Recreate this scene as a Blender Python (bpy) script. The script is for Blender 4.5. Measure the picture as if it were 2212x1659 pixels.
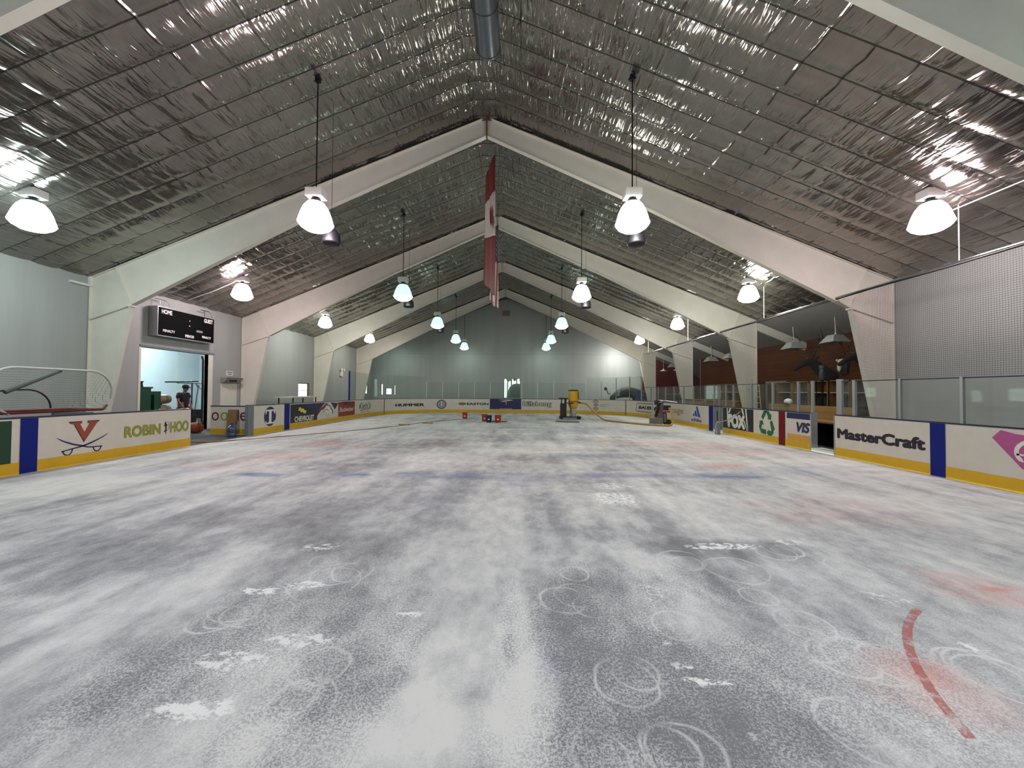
import bpy, math, random
import numpy as np
from mathutils import Vector, Matrix
from mathutils.geometry import tessellate_polygon
random.seed(7)
PI = math.pi
scene = bpy.context.scene
col = scene.collection
for _o in list(bpy.data.objects): bpy.data.objects.remove(_o)

# ------------------------------------------------------------------ camera, world, exposure
F_PX, PITCH, YAW, ROLL, EYE = 818.8, 0.0197, -0.0115, 0.0066, 1.6
_f = Vector((math.sin(YAW)*math.cos(PITCH), math.cos(YAW)*math.cos(PITCH), math.sin(PITCH)))
_r = Vector((math.cos(YAW), -math.sin(YAW), 0)); _u = _r.cross(_f)
_r2 = _r*math.cos(ROLL)+_u*math.sin(ROLL); _u2 = -_r*math.sin(ROLL)+_u*math.cos(ROLL)
cd = bpy.data.cameras.new('camera'); cam = bpy.data.objects.new('camera', cd); col.objects.link(cam)
cam.matrix_world = Matrix(((_r2.x,_u2.x,-_f.x,0),(_r2.y,_u2.y,-_f.y,0),(_r2.z,_u2.z,-_f.z,EYE),(0,0,0,1)))
cd.sensor_width = 36; cd.lens = 36*F_PX/2212; cd.clip_start = .05; cd.clip_end = 300
scene.camera = cam
world = bpy.data.worlds.new('daylight'); scene.world = world; world.use_nodes = True
_b = world.node_tree.nodes['Background']; _b.inputs[0].default_value = (.80,.95,.90,1); _b.inputs[1].default_value = 1.5
vs = scene.view_settings; vs.view_transform = 'Standard'; vs.look = 'None'; vs.gamma = 1; vs.use_curve_mapping = False
vs.exposure = 1.15
LAMP_GAIN = 1.0
cy = scene.cycles; cy.max_bounces = 5; cy.diffuse_bounces = 3; cy.glossy_bounces = 3; cy.transmission_bounces = 3; cy.transparent_max_bounces = 10; cy.caustics_reflective = False; cy.caustics_refractive = False

# ------------------------------------------------------------------ materials
def lin(h):
    if isinstance(h, str):
        c = [int(h[i:i+2],16)/255 for i in (0,2,4)]
        return tuple((v/12.92 if v <= .04045 else ((v+.055)/1.055)**2.4) for v in c)
    return tuple(h)
MATS = {}
class NT:
    """small helper round one material's node tree"""
    def __init__(s, name):
        s.m = bpy.data.materials.new(name); s.m.use_nodes = True; s.t = s.m.node_tree
        s.b = s.t.nodes['Principled BSDF']; s.out = s.t.nodes['Material Output']
    def n(s, typ, **kw):
        nd = s.t.nodes.new(typ)
        for k, v in kw.items(): setattr(nd, k, v)
        return nd
    def l(s, a, b): s.t.links.new(a, b)
    def math(s, op, a, b=None, c=None, clamp=False):
        nd = s.n('ShaderNodeMath', operation=op); nd.use_clamp = clamp
        for i, v in enumerate((a, b, c)):
            if v is None: continue
            if isinstance(v, (int, float)): nd.inputs[i].default_value = v
            else: s.l(v, nd.inputs[i])
        return nd.outputs[0]
    def coord(s, scale=(1,1,1), kind='Object'):
        tc = s.n('ShaderNodeTexCoord'); mp = s.n('ShaderNodeMapping'); mp.inputs['Scale'].default_value = scale
        s.l(tc.outputs[kind], mp.inputs[0]); return mp.outputs[0]
    def noise(s, vec, scale=5, detail=4, rough=.6, dist=0):
        nd = s.n('ShaderNodeTexNoise'); nd.inputs['Scale'].default_value = scale; nd.inputs['Detail'].default_value = detail
        nd.inputs['Roughness'].default_value = rough; nd.inputs['Distortion'].default_value = dist
        s.l(vec, nd.inputs['Vector']); return nd.outputs['Fac']
    def ramp(s, fac, pts):
        nd = s.n('ShaderNodeValToRGB'); e = nd.color_ramp.elements
        while len(e) < len(pts): e.new(.5)
        for i, (p, c) in enumerate(pts):
            e[i].position = p; c = (c,c,c) if isinstance(c, (int,float)) else lin(c); e[i].color = (*c, 1)
        s.l(fac, nd.inputs[0]); return nd.outputs[0]
    def mix(s, fac, a, b, blend='MIX'):
        nd = s.n('ShaderNodeMix', data_type='RGBA', blend_type=blend)
        if isinstance(fac, (int,float)): nd.inputs[0].default_value = fac
        else: s.l(fac, nd.inputs[0])
        for v, i in ((a,6),(b,7)):
            if isinstance(v, (tuple,list,str)): nd.inputs[i].default_value = (*lin(v), 1)
            else: s.l(v, nd.inputs[i])
        return nd.outputs[2]
    def bump(s, h, strength=.3, dist=.02):
        nd = s.n('ShaderNodeBump'); nd.inputs['Strength'].default_value = strength; nd.inputs['Distance'].default_value = dist
        s.l(h, nd.inputs['Height']); s.l(nd.outputs[0], s.b.inputs['Normal'])
def mat(name, c, rough=.5, metal=0.0, var=.08, vscale=4, bump=0, stretch=(1,1,1), spec=None):
    """plain painted / plastic / metal surface with a little procedural unevenness"""
    if name in MATS: return MATS[name]
    t = NT(name); c = lin(c); v = t.noise(t.coord(stretch), vscale, 3)
    t.l(t.ramp(v, [(.3, tuple(x*(1-var) for x in c)), (.7, tuple(min(1,x*(1+var)) for x in c))]), t.b.inputs['Base Color'])
    t.b.inputs['Roughness'].default_value = rough; t.b.inputs['Metallic'].default_value = metal
    if spec is not None: t.b.inputs['Specular IOR Level'].default_value = spec
    if bump: t.bump(t.noise(t.coord(stretch), vscale*6, 4), bump, .01)
    MATS[name] = t.m; return t.m
def emit(name, c, k):
    if name in MATS: return MATS[name]
    t = NT(name); c = lin(c)
    t.b.inputs['Base Color'].default_value = (.8,.8,.8,1)
    v = t.noise(t.coord(), 6, 2)
    t.l(t.ramp(v, [(0, tuple(x*.95 for x in c)), (1, c)]), t.b.inputs['Emission Color'])
    t.b.inputs['Emission Strength'].default_value = k
    MATS[name] = t.m; return t.m

def wall_paint():
    t = NT('wall_paint'); v = t.coord((1,1,.05))
    n1 = t.noise(v, 2.2, 4); n2 = t.noise(t.coord(), .6, 3)
    c = t.mix(n2, t.ramp(n1, [(.3,'939592'),(.7,'a4a6a3')]), '9a9e9b')
    t.l(c, t.b.inputs['Base Color']); t.b.inputs['Roughness'].default_value = .55
    w = t.n('ShaderNodeTexWave', wave_type='BANDS', bands_direction='DIAGONAL'); w.inputs['Scale'].default_value = 2.0
    t.l(t.coord((1,1,0)), w.inputs[0])
    t.bump(w.outputs['Fac'], .07, .01)
    return t.m
def wood_wall():
    t = NT('wood_planks'); co = t.coord((1,.35,1)); sep = t.n('ShaderNodeSeparateXYZ'); t.l(t.coord(), sep.inputs[0])
    z = t.math('MULTIPLY', sep.outputs[2], 1/.19); fl = t.math('FLOOR', z); fr = t.math('FRACT', z)
    yo = t.math('FLOOR', t.math('MULTIPLY', t.math('ADD', sep.outputs[1], t.math('MULTIPLY', fl, 1.37)), .4))
    wn = t.n('ShaderNodeTexWhiteNoise', noise_dimensions='2D'); cb = t.n('ShaderNodeCombineXYZ'); t.l(fl, cb.inputs[0]); t.l(yo, cb.inputs[1]); t.l(cb.outputs[0], wn.inputs[0])
    g = t.noise(t.coord((3,.5,14)), 3, 5, .6, .6)
    c = t.mix(g, t.ramp(wn.outputs[0], [(0,'220d01'),(1,'421e03')]), '603408')
    seam = t.math('LESS_THAN', fr, .05)
    t.l(t.mix(seam, c, '241004'), t.b.inputs['Base Color']); t.b.inputs['Roughness'].default_value = .55; t.b.inputs['Specular IOR Level'].default_value = .05
    t.bump(t.math('SUBTRACT', 1, seam), .4, .01)
    return t.m
def foil(name='foil_insulation', base=('807c77','9a968f')):
    t = NT(name); sep = t.n('ShaderNodeSeparateXYZ'); t.l(t.coord(), sep.inputs[0])
    f = t.math('FRACT', t.math('MULTIPLY', t.math('ADD', sep.outputs[1], .3), 1/.62))
    d = t.math('ABSOLUTE', t.math('SUBTRACT', f, .5))
    strap = t.math('GREATER_THAN', d, .478)
    big = t.noise(t.coord((.5,.25,.5)), 1.0, 3)
    c = t.ramp(big, [(.3, base[0]), (.7, base[1])])
    t.l(t.mix(strap, c, '2c2b29'), t.b.inputs['Base Color'])
    t.l(t.math('MULTIPLY', t.math('SUBTRACT', 1, strap), FOIL_METAL), t.b.inputs['Metallic'])
    rr = t.n('ShaderNodeMapRange'); rr.inputs[3].default_value = .08; rr.inputs[4].default_value = .24; t.l(t.noise(t.coord(), 2.3, 3), rr.inputs[0])
    t.l(rr.outputs[0], t.b.inputs['Roughness'])
    cr = t.noise(t.coord((7,1.0,7)), 2.0, 3, .5, .5)       # creases running along the building
    mask = t.ramp(t.noise(t.coord((.7,.7,.7)), .9, 3), [(.38,.10),(.62,.75)])
    def ridged(n, p): return t.math('POWER', t.math('SUBTRACT', 1, t.math('ABSOLUTE', t.math('MULTIPLY', t.math('SUBTRACT', n, .5), 3.2)), clamp=True), p)
    fold = ridged(t.noise(t.coord((5,.55,5)), 1.5, 2, .45, .4), 3.0)          # sharp folds in the foil, along the building
    fold2 = ridged(t.noise(t.coord((2.6,.9,2.6)), 1.2, 3, .5, .9), 4.0)
    seam = t.math('ABSOLUTE', t.math('SUBTRACT', t.math('FRACT', t.math('MULTIPLY', t.math('ADD', t.math('ADD', sep.outputs[0], .917), t.math('MULTIPLY', t.noise(t.coord((.3,1,.3)), 2.0, 2), .10)), 1/.69)), .5))
    seam = t.math('SUBTRACT', 1, t.math('MULTIPLY', seam, 18), clamp=True)
    ad = t.math('ABSOLUTE', t.math('ADD', sep.outputs[0], .9))              # loosest foil hangs near the ridge
    loose = t.math('ADD', mask, t.math('SUBTRACT', 1.0, t.math('MULTIPLY', ad, .18), clamp=True))
    h = t.math('MULTIPLY', t.math('ADD', t.math('MULTIPLY', cr, .3), t.math('ADD', fold, t.math('MULTIPLY', fold2, .5))), loose)
    h = t.math('ADD', h, t.math('MULTIPLY', seam, 1.3))
    t.bump(h, 1.0, .0105)
    return t.m
FOIL_METAL = .88
def glass_mat(name, tint, dirt=.04):
    t = NT(name); t.t.nodes.remove(t.b)
    tr = t.n('ShaderNodeBsdfTransparent'); tr.inputs[0].default_value = (*lin(tint),1)
    gl = t.n('ShaderNodeBsdfGlossy'); gl.inputs['Roughness'].default_value = .03
    df = t.n('ShaderNodeBsdfDiffuse'); df.inputs[0].default_value = (.5,.55,.53,1)
    fr = t.n('ShaderNodeLayerWeight'); fr.inputs[0].default_value = .5; fz = t.math('ADD', t.math('MULTIPLY', t.math('POWER', fr.outputs['Facing'], 4.5), .75), .035)
    m1 = t.n('ShaderNodeMixShader'); t.l(fz, m1.inputs[0]); t.l(tr.outputs[0], m1.inputs[1]); t.l(gl.outputs[0], m1.inputs[2])
    m2 = t.n('ShaderNodeMixShader'); t.l(t.math('MULTIPLY', t.noise(t.coord(), 1.5, 4), dirt*2), m2.inputs[0]); t.l(m1.outputs[0], m2.inputs[1]); t.l(df.outputs[0], m2.inputs[2])
    t.l(m2.outputs[0], t.out.inputs[0]); return t.m
def net_mat(name, pitch, cord, c, plane='YZ', mul=1):
    t = NT(name); sep = t.n('ShaderNodeSeparateXYZ'); t.l(t.coord(), sep.inputs[0])
    idx = {'X':0,'Y':1,'Z':2}; ms = []
    wob = t.noise(t.coord(), 1.2, 2)
    for ax in plane:
        v = t.math('MULTIPLY', t.math('ADD', sep.outputs[idx[ax]], t.math('MULTIPLY', wob, .03)), 1/pitch)
        ms.append(t.math('LESS_THAN', t.math('FRACT', v), cord/pitch))
    a = t.math('MAXIMUM', ms[0], ms[1])
    t.l(a, t.b.inputs['Alpha']); t.b.inputs['Base Color'].default_value = (*lin(c),1); t.b.inputs['Roughness'].default_value = .8
    return t.m

# ------------------------------------------------------------------ mesh building
class MB:
    def __init__(s): s.v = []; s.f = []; s.mi = []; s.cur = 0
    def add(s, vs, fs):
        o = len(s.v); s.v += [tuple(v) for v in vs]; s.f += [tuple(i+o for i in f) for f in fs]; s.mi += [s.cur]*len(fs); return s
    def box(s, x0,x1,y0,y1,z0,z1):
        if x0>x1: x0,x1=x1,x0
        if y0>y1: y0,y1=y1,y0
        if z0>z1: z0,z1=z1,z0
        v=[(x,y,z) for z in (z0,z1) for y in (y0,y1) for x in (x0,x1)]
        return s.add(v,[(0,2,3,1),(4,5,7,6),(0,1,5,4),(2,6,7,3),(0,4,6,2),(1,3,7,5)])
    def obox(s, c, size, M=None):
        M = M or Matrix.Identity(3); c = Vector(c); h = [q/2 for q in size]
        v=[c+M@Vector((x*h[0],y*h[1],z*h[2])) for z in (-1,1) for y in (-1,1) for x in (-1,1)]
        return s.add(v,[(0,2,3,1),(4,5,7,6),(0,1,5,4),(2,6,7,3),(0,4,6,2),(1,3,7,5)])
    def tube(s, pts, r, n=8, closed=False, caps=True):
        P=[Vector(p) for p in pts]; m=len(P); rs = r if isinstance(r,(list,tuple)) else [r]*m
        ring=[]; up=None
        for i in range(m):
            a=P[(i-1)%m] if (closed or i>0) else P[i]; b=P[(i+1)%m] if (closed or i<m-1) else P[i]
            t=(b-a).normalized()
            if up is None: up = Vector((0,0,1)) if abs(t.z)<.9 else Vector((1,0,0))
            x=t.cross(up)
            if x.length<1e-4: x=t.orthogonal()
            x.normalize(); y=x.cross(t).normalized(); up=y
            ring.append([P[i]+(x*math.cos(2*PI*k/n)+y*math.sin(2*PI*k/n))*rs[i] for k in range(n)])
        vs=[q for rg in ring for q in rg]; fs=[]
        for i in range(m if closed else m-1):
            j=(i+1)%m
            for k in range(n): fs.append((i*n+k,i*n+(k+1)%n,j*n+(k+1)%n,j*n+k))
        if caps and not closed: fs += [tuple(range(n))[::-1], tuple((m-1)*n+k for k in range(n))]
        return s.add(vs,fs)
    def lathe(s, prof, c=(0,0,0), n=20, axis='z', caps=False):
        c=Vector(c); vs=[]; fs=[]
        for r,h in prof:
            for k in range(n):
                a=2*PI*k/n; p=(r*math.cos(a), r*math.sin(a), h)
                if axis=='x': p=(p[2],p[0],p[1])
                if axis=='y': p=(p[0],p[2],p[1])
                vs.append(c+Vector(p))
        for i in range(len(prof)-1):
            for k in range(n): fs.append((i*n+k,i*n+(k+1)%n,(i+1)*n+(k+1)%n,(i+1)*n+k))
        if caps: fs += [tuple(range(n))[::-1], tuple((len(prof)-1)*n+k for k in range(n))]
        return s.add(vs,fs)
    def prism(s, poly, fn, h0, h1):
        """poly: 2-D outline, fn(u,v,h) -> point; extruded from h0 to h1"""
        n=len(poly); vs=[fn(u,v,h0) for u,v in poly]+[fn(u,v,h1) for u,v in poly]
        tri=tessellate_polygon([[Vector((u,v,0)) for u,v in poly]])
        fs=[tuple(t) for t in tri]+[tuple(i+n for i in t[::-1]) for t in tri]+[(i,(i+1)%n,(i+1)%n+n,i+n) for i in range(n)]
        return s.add(vs,fs)
    def ball(s, c, r, n=12, m=8, R=None):
        c=Vector(c); r=(r,r,r) if isinstance(r,(int,float)) else r; vs=[]; fs=[]
        for i in range(m+1):
            th=PI*i/m
            for k in range(n):
                a=2*PI*k/n; p=Vector((r[0]*math.sin(th)*math.cos(a), r[1]*math.sin(th)*math.sin(a), r[2]*math.cos(th)))
                vs.append(c+(R@p if R else p))
        for i in range(m):
            for k in range(n): fs.append((i*n+k,(i+1)*n+k,(i+1)*n+(k+1)%n,i*n+(k+1)%n))
        return s.add(vs,fs)
    def grid(s, fn, nu, nv):
        vs=[fn(i/nu,j/nv) for j in range(nv+1) for i in range(nu+1)]
        fs=[(j*(nu+1)+i,j*(nu+1)+i+1,(j+1)*(nu+1)+i+1,(j+1)*(nu+1)+i) for j in range(nv) for i in range(nu)]
        return s.add(vs,fs)
    def build(s, name, m, parent=None, loc=None, smooth=True, local=False, fix=True):
        """one mesh object. World-space vertices unless local=True; children keep their parent's origin."""
        me=bpy.data.meshes.new(name); org=Vector((0,0,0))
        if parent is not None and not local: org=world_loc(parent)
        elif loc is not None and not local: org=Vector(loc)
        me.from_pydata([tuple(Vector(v)-org) for v in s.v],[],s.f)
        ms = m if isinstance(m,(list,tuple)) else [m]
        for q in ms: me.materials.append(q)
        if len(ms)>1: me.polygons.foreach_set('material_index', s.mi)
        me.validate(); me.update()
        if fix:
            import bmesh
            b=bmesh.new(); b.from_mesh(me); bmesh.ops.recalc_face_normals(b, faces=b.faces); b.to_mesh(me); b.free()
        if smooth:
            me.shade_smooth()
            try: me.set_sharp_from_angle(angle=math.radians(34))
            except Exception: pass
        o=bpy.data.objects.new(name,me); col.objects.link(o)
        if parent is not None: o.parent=parent
        elif loc is not None: o.location=loc
        return o
def world_loc(o):
    p=Vector(o.location)
    while o.parent: o=o.parent; p=p+Vector(o.location)
    return p
def tag(o, label=None, cat=None, group=None, kind=None):
    if label: o['label']=label
    if cat: o['category']=cat
    if group: o['group']=group
    if kind: o['kind']=kind
    return o
def thing(name, label, cat, loc=(0,0,0), group=None):
    o=bpy.data.objects.new(name,None); col.objects.link(o); o.location=loc; o.empty_display_size=.1
    return tag(o,label,cat,group)
def struct(o): o['kind']='structure'; return o
def copy_tree(o, parent=None):
    c=o.copy(); col.objects.link(c)
    if parent: c.parent=parent
    for ch in [q for q in bpy.data.objects if q.parent==o]: copy_tree(ch,c)
    return c
ORD=['','first','second','third','fourth','fifth','sixth','seventh','eighth','ninth','tenth','eleventh','twelfth','thirteenth','fourteenth','fifteenth','sixteenth','seventeenth','eighteenth','nineteenth','twentieth']

# ------------------------------------------------------------------ shared materials
M_wall=wall_paint(); M_foil=foil(); M_wood=wood_wall()
M_frame=mat('cream_steel_paint','d4d0c4',.45,0,.04,2)
M_white=mat('board_white_plastic','c6beb3',.38,0,.05,3,spec=.4)
M_yellow=mat('kick_plate_yellow','c99c06',.4,0,.06,3)
M_navy=mat('cap_rail_navy','15183a',.35,0,.1)
M_blue=mat('stripe_blue','06186e',.5,0,.06,spec=.2)
M_red=mat('stripe_dark_red','66080e',.5,0,.06,spec=.2)
M_alu=mat('brushed_aluminium','a9acae',.35,.75,.06,5,stretch=(1,1,.1))
M_grey=mat('grey_door_metal','6f7478',.45,.3,.08)
M_black=mat('black_rubber','0b0b0d',.6,0,.2)
M_dark=mat('dark_steel','222224',.4,.6,.15)
M_glass=glass_mat('rink_glass',(.93,.96,.945),.03)
M_chrome=mat('chrome','c8c8c8',.15,1,.03)
M_ply=mat('plywood','8f6c3c',.5,0,.12,2.5,stretch=(1,.3,3))
M_offwhite=mat('offwhite_plastic','d8d6d0',.5,0,.04)

# ------------------------------------------------------------------ text and flat artwork
def text_geom(body, bold=0.0, shear=0.0, space=1.0):
    cu=bpy.data.curves.new('t','FONT'); cu.body=body; cu.size=1; cu.shear=shear; cu.space_character=space; cu.resolution_u=4; cu.fill_mode='FRONT'
    ob=bpy.data.objects.new('t',cu); col.objects.link(ob)
    dg=bpy.context.evaluated_depsgraph_get(); me=bpy.data.meshes.new_from_object(ob.evaluated_get(dg))
    vs=[(v.co.x,v.co.y) for v in me.vertices]; fs=[tuple(p.vertices) for p in me.polygons]
    bpy.data.objects.remove(ob); bpy.data.curves.remove(cu); bpy.data.meshes.remove(me)
    x0=min(v[0] for v in vs); x1=max(v[0] for v in vs); y0=min(v[1] for v in vs); y1=max(v[1] for v in vs)
    if bold<=0: return [((x-x0)/(x1-x0),(y-y0)/(y1-y0),0) for x,y in vs],fs
    # heavier weight: the outline repeated at small offsets, each copy a hair further out
    V=[];F=[]; w=x1-x0+2*bold; h=y1-y0+2*bold
    for k,(dx,dy) in enumerate([(0,0)]+[(math.cos(a*PI/4),math.sin(a*PI/4)) for a in range(8)]):
        o=len(V); V+=[((x-x0+bold*(1+dx))/w,(y-y0+bold*(1+dy))/h,k) for x,y in vs]; F+=[tuple(i+o for i in f) for f in fs]
    return V,F
def stroke_poly(pts, w):
    """outline of a thick polyline in 2-D; w scalar or per-point list"""
    n=len(pts); ws=w if isinstance(w,(list,tuple)) else [w]*n; L=[];R=[]
    for i,(x,y) in enumerate(pts):
        a=pts[max(0,i-1)]; b=pts[min(n-1,i+1)]; dx,dy=b[0]-a[0],b[1]-a[1]; d=math.hypot(dx,dy) or 1
        nx,ny=-dy/d*ws[i]/2,dx/d*ws[i]/2; L.append((x+nx,y+ny)); R.append((x-nx,y-ny))
    return L+R[::-1]
def arc_pts(cx,cy,rx,ry,a0,a1,n=16): return [(cx+rx*math.cos(math.radians(a0+(a1-a0)*i/n)),cy+ry*math.sin(math.radians(a0+(a1-a0)*i/n))) for i in range(n+1)]
# ------------------------------------------------------------------ dimensions of the hall
WL, WR, RX, RZ, EZ = -12.6, 10.85, -.917, 9.71, 4.88
FY = [11.02+6.207*k for k in range(-2,4)]            # steel frames
YE, YN = 32.75, -7.5                                 # end walls
SL, SR = (RZ-EZ)/(RX-WL), (RZ-EZ)/(WR-RX)
def roofz(x): return EZ+SL*(x-WL) if x<RX else RZ-SR*(x-RX)

# ---- floor: painted slab with its worn patches, stains and scratch rings
def vnoise(X, Y, sx, sy, seed):
    rng=np.random.RandomState(seed); T=rng.rand(128,128)
    x=X/sx+40; y=Y/sy+40; xi=np.floor(x).astype(int); yi=np.floor(y).astype(int); fx=x-xi; fy=y-yi
    fx=fx*fx*(3-2*fx); fy=fy*fy*(3-2*fy); a=T[xi%128,yi%128]; b=T[(xi+1)%128,yi%128]; c=T[xi%128,(yi+1)%128]; d=T[(xi+1)%128,(yi+1)%128]
    return (a*(1-fx)+b*fx)*(1-fy)+(c*(1-fx)+d*fx)*fy-.5
WEAR = [(-3.94,3.54,0.98,0.5,-0.5),(-5.06,4.18,0.76,0.36,-0.25),(-3.41,4.69,1.14,0.3,-0.3),(-2.57,4.26,0.62,0.3,-0.35),(-1.68,3.9,0.52,0.26,-0.3),(-2.42,5.3,0.77,0.29,-0.25),(-1.38,2.76,0.53,0.3,-0.35),(-0.88,1.98,0.3,0.33,-0.45),(-1.98,2.35,0.51,0.15,-0.3),(-1.9,1.99,0.36,0.16,-0.3),(-2.91,8.37,0.61,0.71,-0.35),(-3.9,8.06,1.07,0.53,-0.3),(-3.24,11.28,1.23,1.04,-0.3),(1.14,4.36,0.64,0.26,-0.4),(2.13,3.94,0.82,0.23,-0.5),(1.48,3.98,0.29,0.16,-0.3),(0.54,2.48,0.32,0.58,-0.4),(0.98,2.14,0.34,0.38,-0.35),(1.06,3.29,0.8,0.29,-0.3),(1.06,1.81,0.44,0.15,-0.25),(-0.04,2.6,0.04,0.45,-0.15),(2.85,2.71,0.65,0.38,-0.2),(0.62,9.11,0.89,0.67,-0.25),(-0.56,13.16,1.92,0.94,-0.2),(-0.28,3.76,0.58,0.65,0.35),(-0.4,2.24,0.21,0.48,0.45),(0.1,2.05,0.12,0.32,0.3),(0.37,3.53,0.3,0.25,0.3),(-0.34,5.17,0.57,0.54,0.25),(-1.16,1.74,0.21,0.1,0.35),(4.78,5.8,2.49,0.66,0.25),(-6.58,6.18,1.86,0.52,0.15),(6.78,8.85,2.74,1.05,0.2),(-9.39,14.85,3.5,1.5,0.15),(1.85,17.84,6.56,2.14,0.2),(-2.7,2.15,0.31,0.28,0.2),(-0.13,1.81,0.35,0.13,0.3),(-1.7,9.0,0.99,0.66,0.3),(-0.18,10.12,1.48,0.55,0.2)]
RED = [(-5.77,11.32,0.68,0.53,0.55),(-4.31,10.83,0.39,0.4,0.5),(-5.77,9.12,1.2,0.51,0.4),(-6.21,7.95,0.76,0.43,0.25),(4.53,8.39,0.46,0.29,0.9),(5.64,10.43,1.56,0.74,0.35),(3.95,12.23,1.51,0.81,0.3),(5.81,11.8,0.89,0.47,0.4),(3.86,3.21,0.47,0.27,0.35),(4.4,5.32,1.3,0.56,0.2),(2.32,2.08,0.33,0.2,0.35),(2.28,2.28,0.25,0.14,0.3),(3.93,3.18,0.15,0.03,0.7),(-2.28,11.33,0.82,0.44,0.2)]
BLUE = [(-4.85,7.12,0.42,0.13,0.9),(-3.12,7.2,0.35,0.21,0.7),(-1.91,7.28,0.53,0.25,0.4),(-0.65,7.18,1.14,0.31,0.5),(0.13,6.76,0.5,0.31,0.3),(1.93,7.36,1.17,0.19,0.6),(3.98,7.37,0.64,0.22,0.8),(6.16,8.02,1.2,0.39,0.35),(2.79,15.76,2.92,1.35,0.25),(-1.25,6.24,0.45,0.66,0.2),(0.19,2.31,0.08,0.14,0.2),(-7.01,7.44,0.89,0.38,0.25),(3.61,8.14,0.8,0.22,0.35),(-3.23,9.6,1.74,0.38,0.15),(1.45,9.48,1.04,0.37,0.3)]
FLAKE = [(-2.04,3.03,0.22,0.06,1),(-1.69,3.13,0.15,0.08,1),(-2.01,3.88,0.19,0.11,0.8),(-1.36,2.43,0.26,0.08,0.9),(-1.68,2.25,0.24,0.1,0.9),(-1.63,1.88,0.21,0.08,1),(-1.07,2.09,0.15,0.06,0.6),(-0.74,2.74,0.1,0.05,1),(1.1,2.14,0.16,0.04,1),(1.0,2.26,0.09,0.02,1),(2.16,4.0,0.34,0.11,1),(2.93,4.14,0.2,0.1,0.8),(1.5,5.7,0.35,0.4,1),(1.7,6.49,0.36,0.23,0.8),(1.06,3.07,0.14,0.12,0.7),(2.87,3.04,0.22,0.11,0.6),(2.89,2.43,0.12,0.1,0.8),(2.52,2.58,0.09,0.02,0.8),(1.0,2.46,0.06,0.03,0.8),(-0.01,2.97,0.15,0.07,0.5),(-1.15,1.86,0.14,0.05,0.6),(1.12,1.84,0.08,0.04,0.5),(-3.18,3.8,0.14,0.08,0.5)]
SPECK = [(-0.93,2.14,0.43,0.5,1),(-2.0,2.18,0.52,0.38,0.9),(0.57,2.46,0.5,0.8,1),(1.08,2.09,0.49,0.41,0.9),(-1.44,2.9,0.7,0.45,0.7),(1.11,3.22,0.78,0.34,0.7),(-0.04,2.77,0.08,0.5,1),(1.94,2.12,0.62,0.43,0.6),(-0.02,1.72,0.41,0.08,0.3),(-1.45,3.8,0.68,0.38,0.4),(-1.31,1.76,0.12,0.12,0.5)]
RINGS = [(-2.01,2.7,0.15),(-1.9,2.75,0.18),(-2.08,2.66,0.16),(-1.73,2.78,0.1),(-1.8,3.58,0.12),(-1.56,3.32,0.2),(-1.44,3.36,0.18),(-1.09,1.95,0.17),(-1.24,2.01,0.2),(-1.13,2.21,0.16),(1.44,5.51,0.2),(1.51,5.4,0.18),(1.0,5.12,0.18),(0.53,5.41,0.17),(2.74,3.96,0.18),(2.76,3.91,0.14),(2.61,3.89,0.19),(1.62,3.62,0.14),(1.58,3.67,0.22),(0.48,3.03,0.17),(0.37,2.96,0.18),(0.58,2.87,0.14),(0.52,3.37,0.12),(2.01,2.68,0.18),(1.89,2.48,0.18),(1.99,2.36,0.17),(2.11,2.34,0.2),(2.26,2.32,0.17),(1.64,1.9,0.14),(1.69,1.85,0.2),(0.7,1.74,0.13),(0.76,1.72,0.17),(0.69,2.21,0.13),(0.61,2.14,0.18),(2.75,2.26,0.19),(2.77,2.19,0.21),(2.69,2.29,0.17),(1.11,2.66,0.16),(2.0,3.49,0.26),(3.06,3.57,0.17),(1.91,3.03,0.13),(-1.58,3.16,0.27),(-2.0,2.87,0.25),(0.38,1.69,0.12)]
def ellsum(X, Y, L, p=1.3):
    s=np.zeros_like(X)
    wx=vnoise(X,Y,.35,.35,91)*.35+vnoise(X,Y,.12,.12,92)*.12; wy=vnoise(X,Y,.3,.3,93)*.35+vnoise(X,Y,.12,.12,94)*.12
    for cx,cy,rx,ry,a in L:
        q=((X+wx*min(1,rx*2)-cx)/(rx*1.15))**2+((Y+wy*min(1,ry*2)-cy)/(ry*1.25))**2
        s+=a*np.clip(1.35-q,0,1)**p
    return s
xs=np.arange(-9.23,8.26,.05)
ys=np.concatenate([np.arange(-6,1.2,.2),np.arange(1.2,5,.03),np.arange(5,12,.06),np.arange(12,28.5,.12)])
GX,GY=np.meshgrid(xs,ys)
wear=.56+.42*vnoise(GX,GY,.45,1.7,1)+.30*vnoise(GX,GY,.17,.8,2)+.18*vnoise(GX,GY,1.9,1.4,3)+.22*vnoise(GX,GY,.9,.28,4)*np.clip((GY-4)/3,0,1)
wear+=.22*vnoise(GX,GY,2.5,.5,8)*np.clip((GY-7)/4,0,1)+.12*np.clip((GY-5)/6,0,1)
wear+=.62*ellsum(GX,GY,WEAR)+ellsum(GX,GY,[(0.0,2.4,.13,.7,.38),(-3.3,1.9,1.2,.5,-.12),(-.45,1.75,.35,.25,.25)])
wear+=.14*np.clip((np.abs(GX+.3)-4.5)/3,0,1)
red=np.clip(ellsum(GX,GY,RED),0,1)*(.75+.9*vnoise(GX,GY,.3,.2,5)); red+=.10*np.clip(vnoise(GX,GY,3,1.5,15)+.1,0,1)*np.clip((GY-4)/4,0,1)
blue=np.clip(ellsum(GX,GY,BLUE),0,1)*(.75+1.0*vnoise(GX,GY,.3,.12,6))
blue+=.10*np.exp(-((GY-7.2)/.28)**2)+.10*np.exp(-((GY-15.6)/.3)**2)
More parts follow.
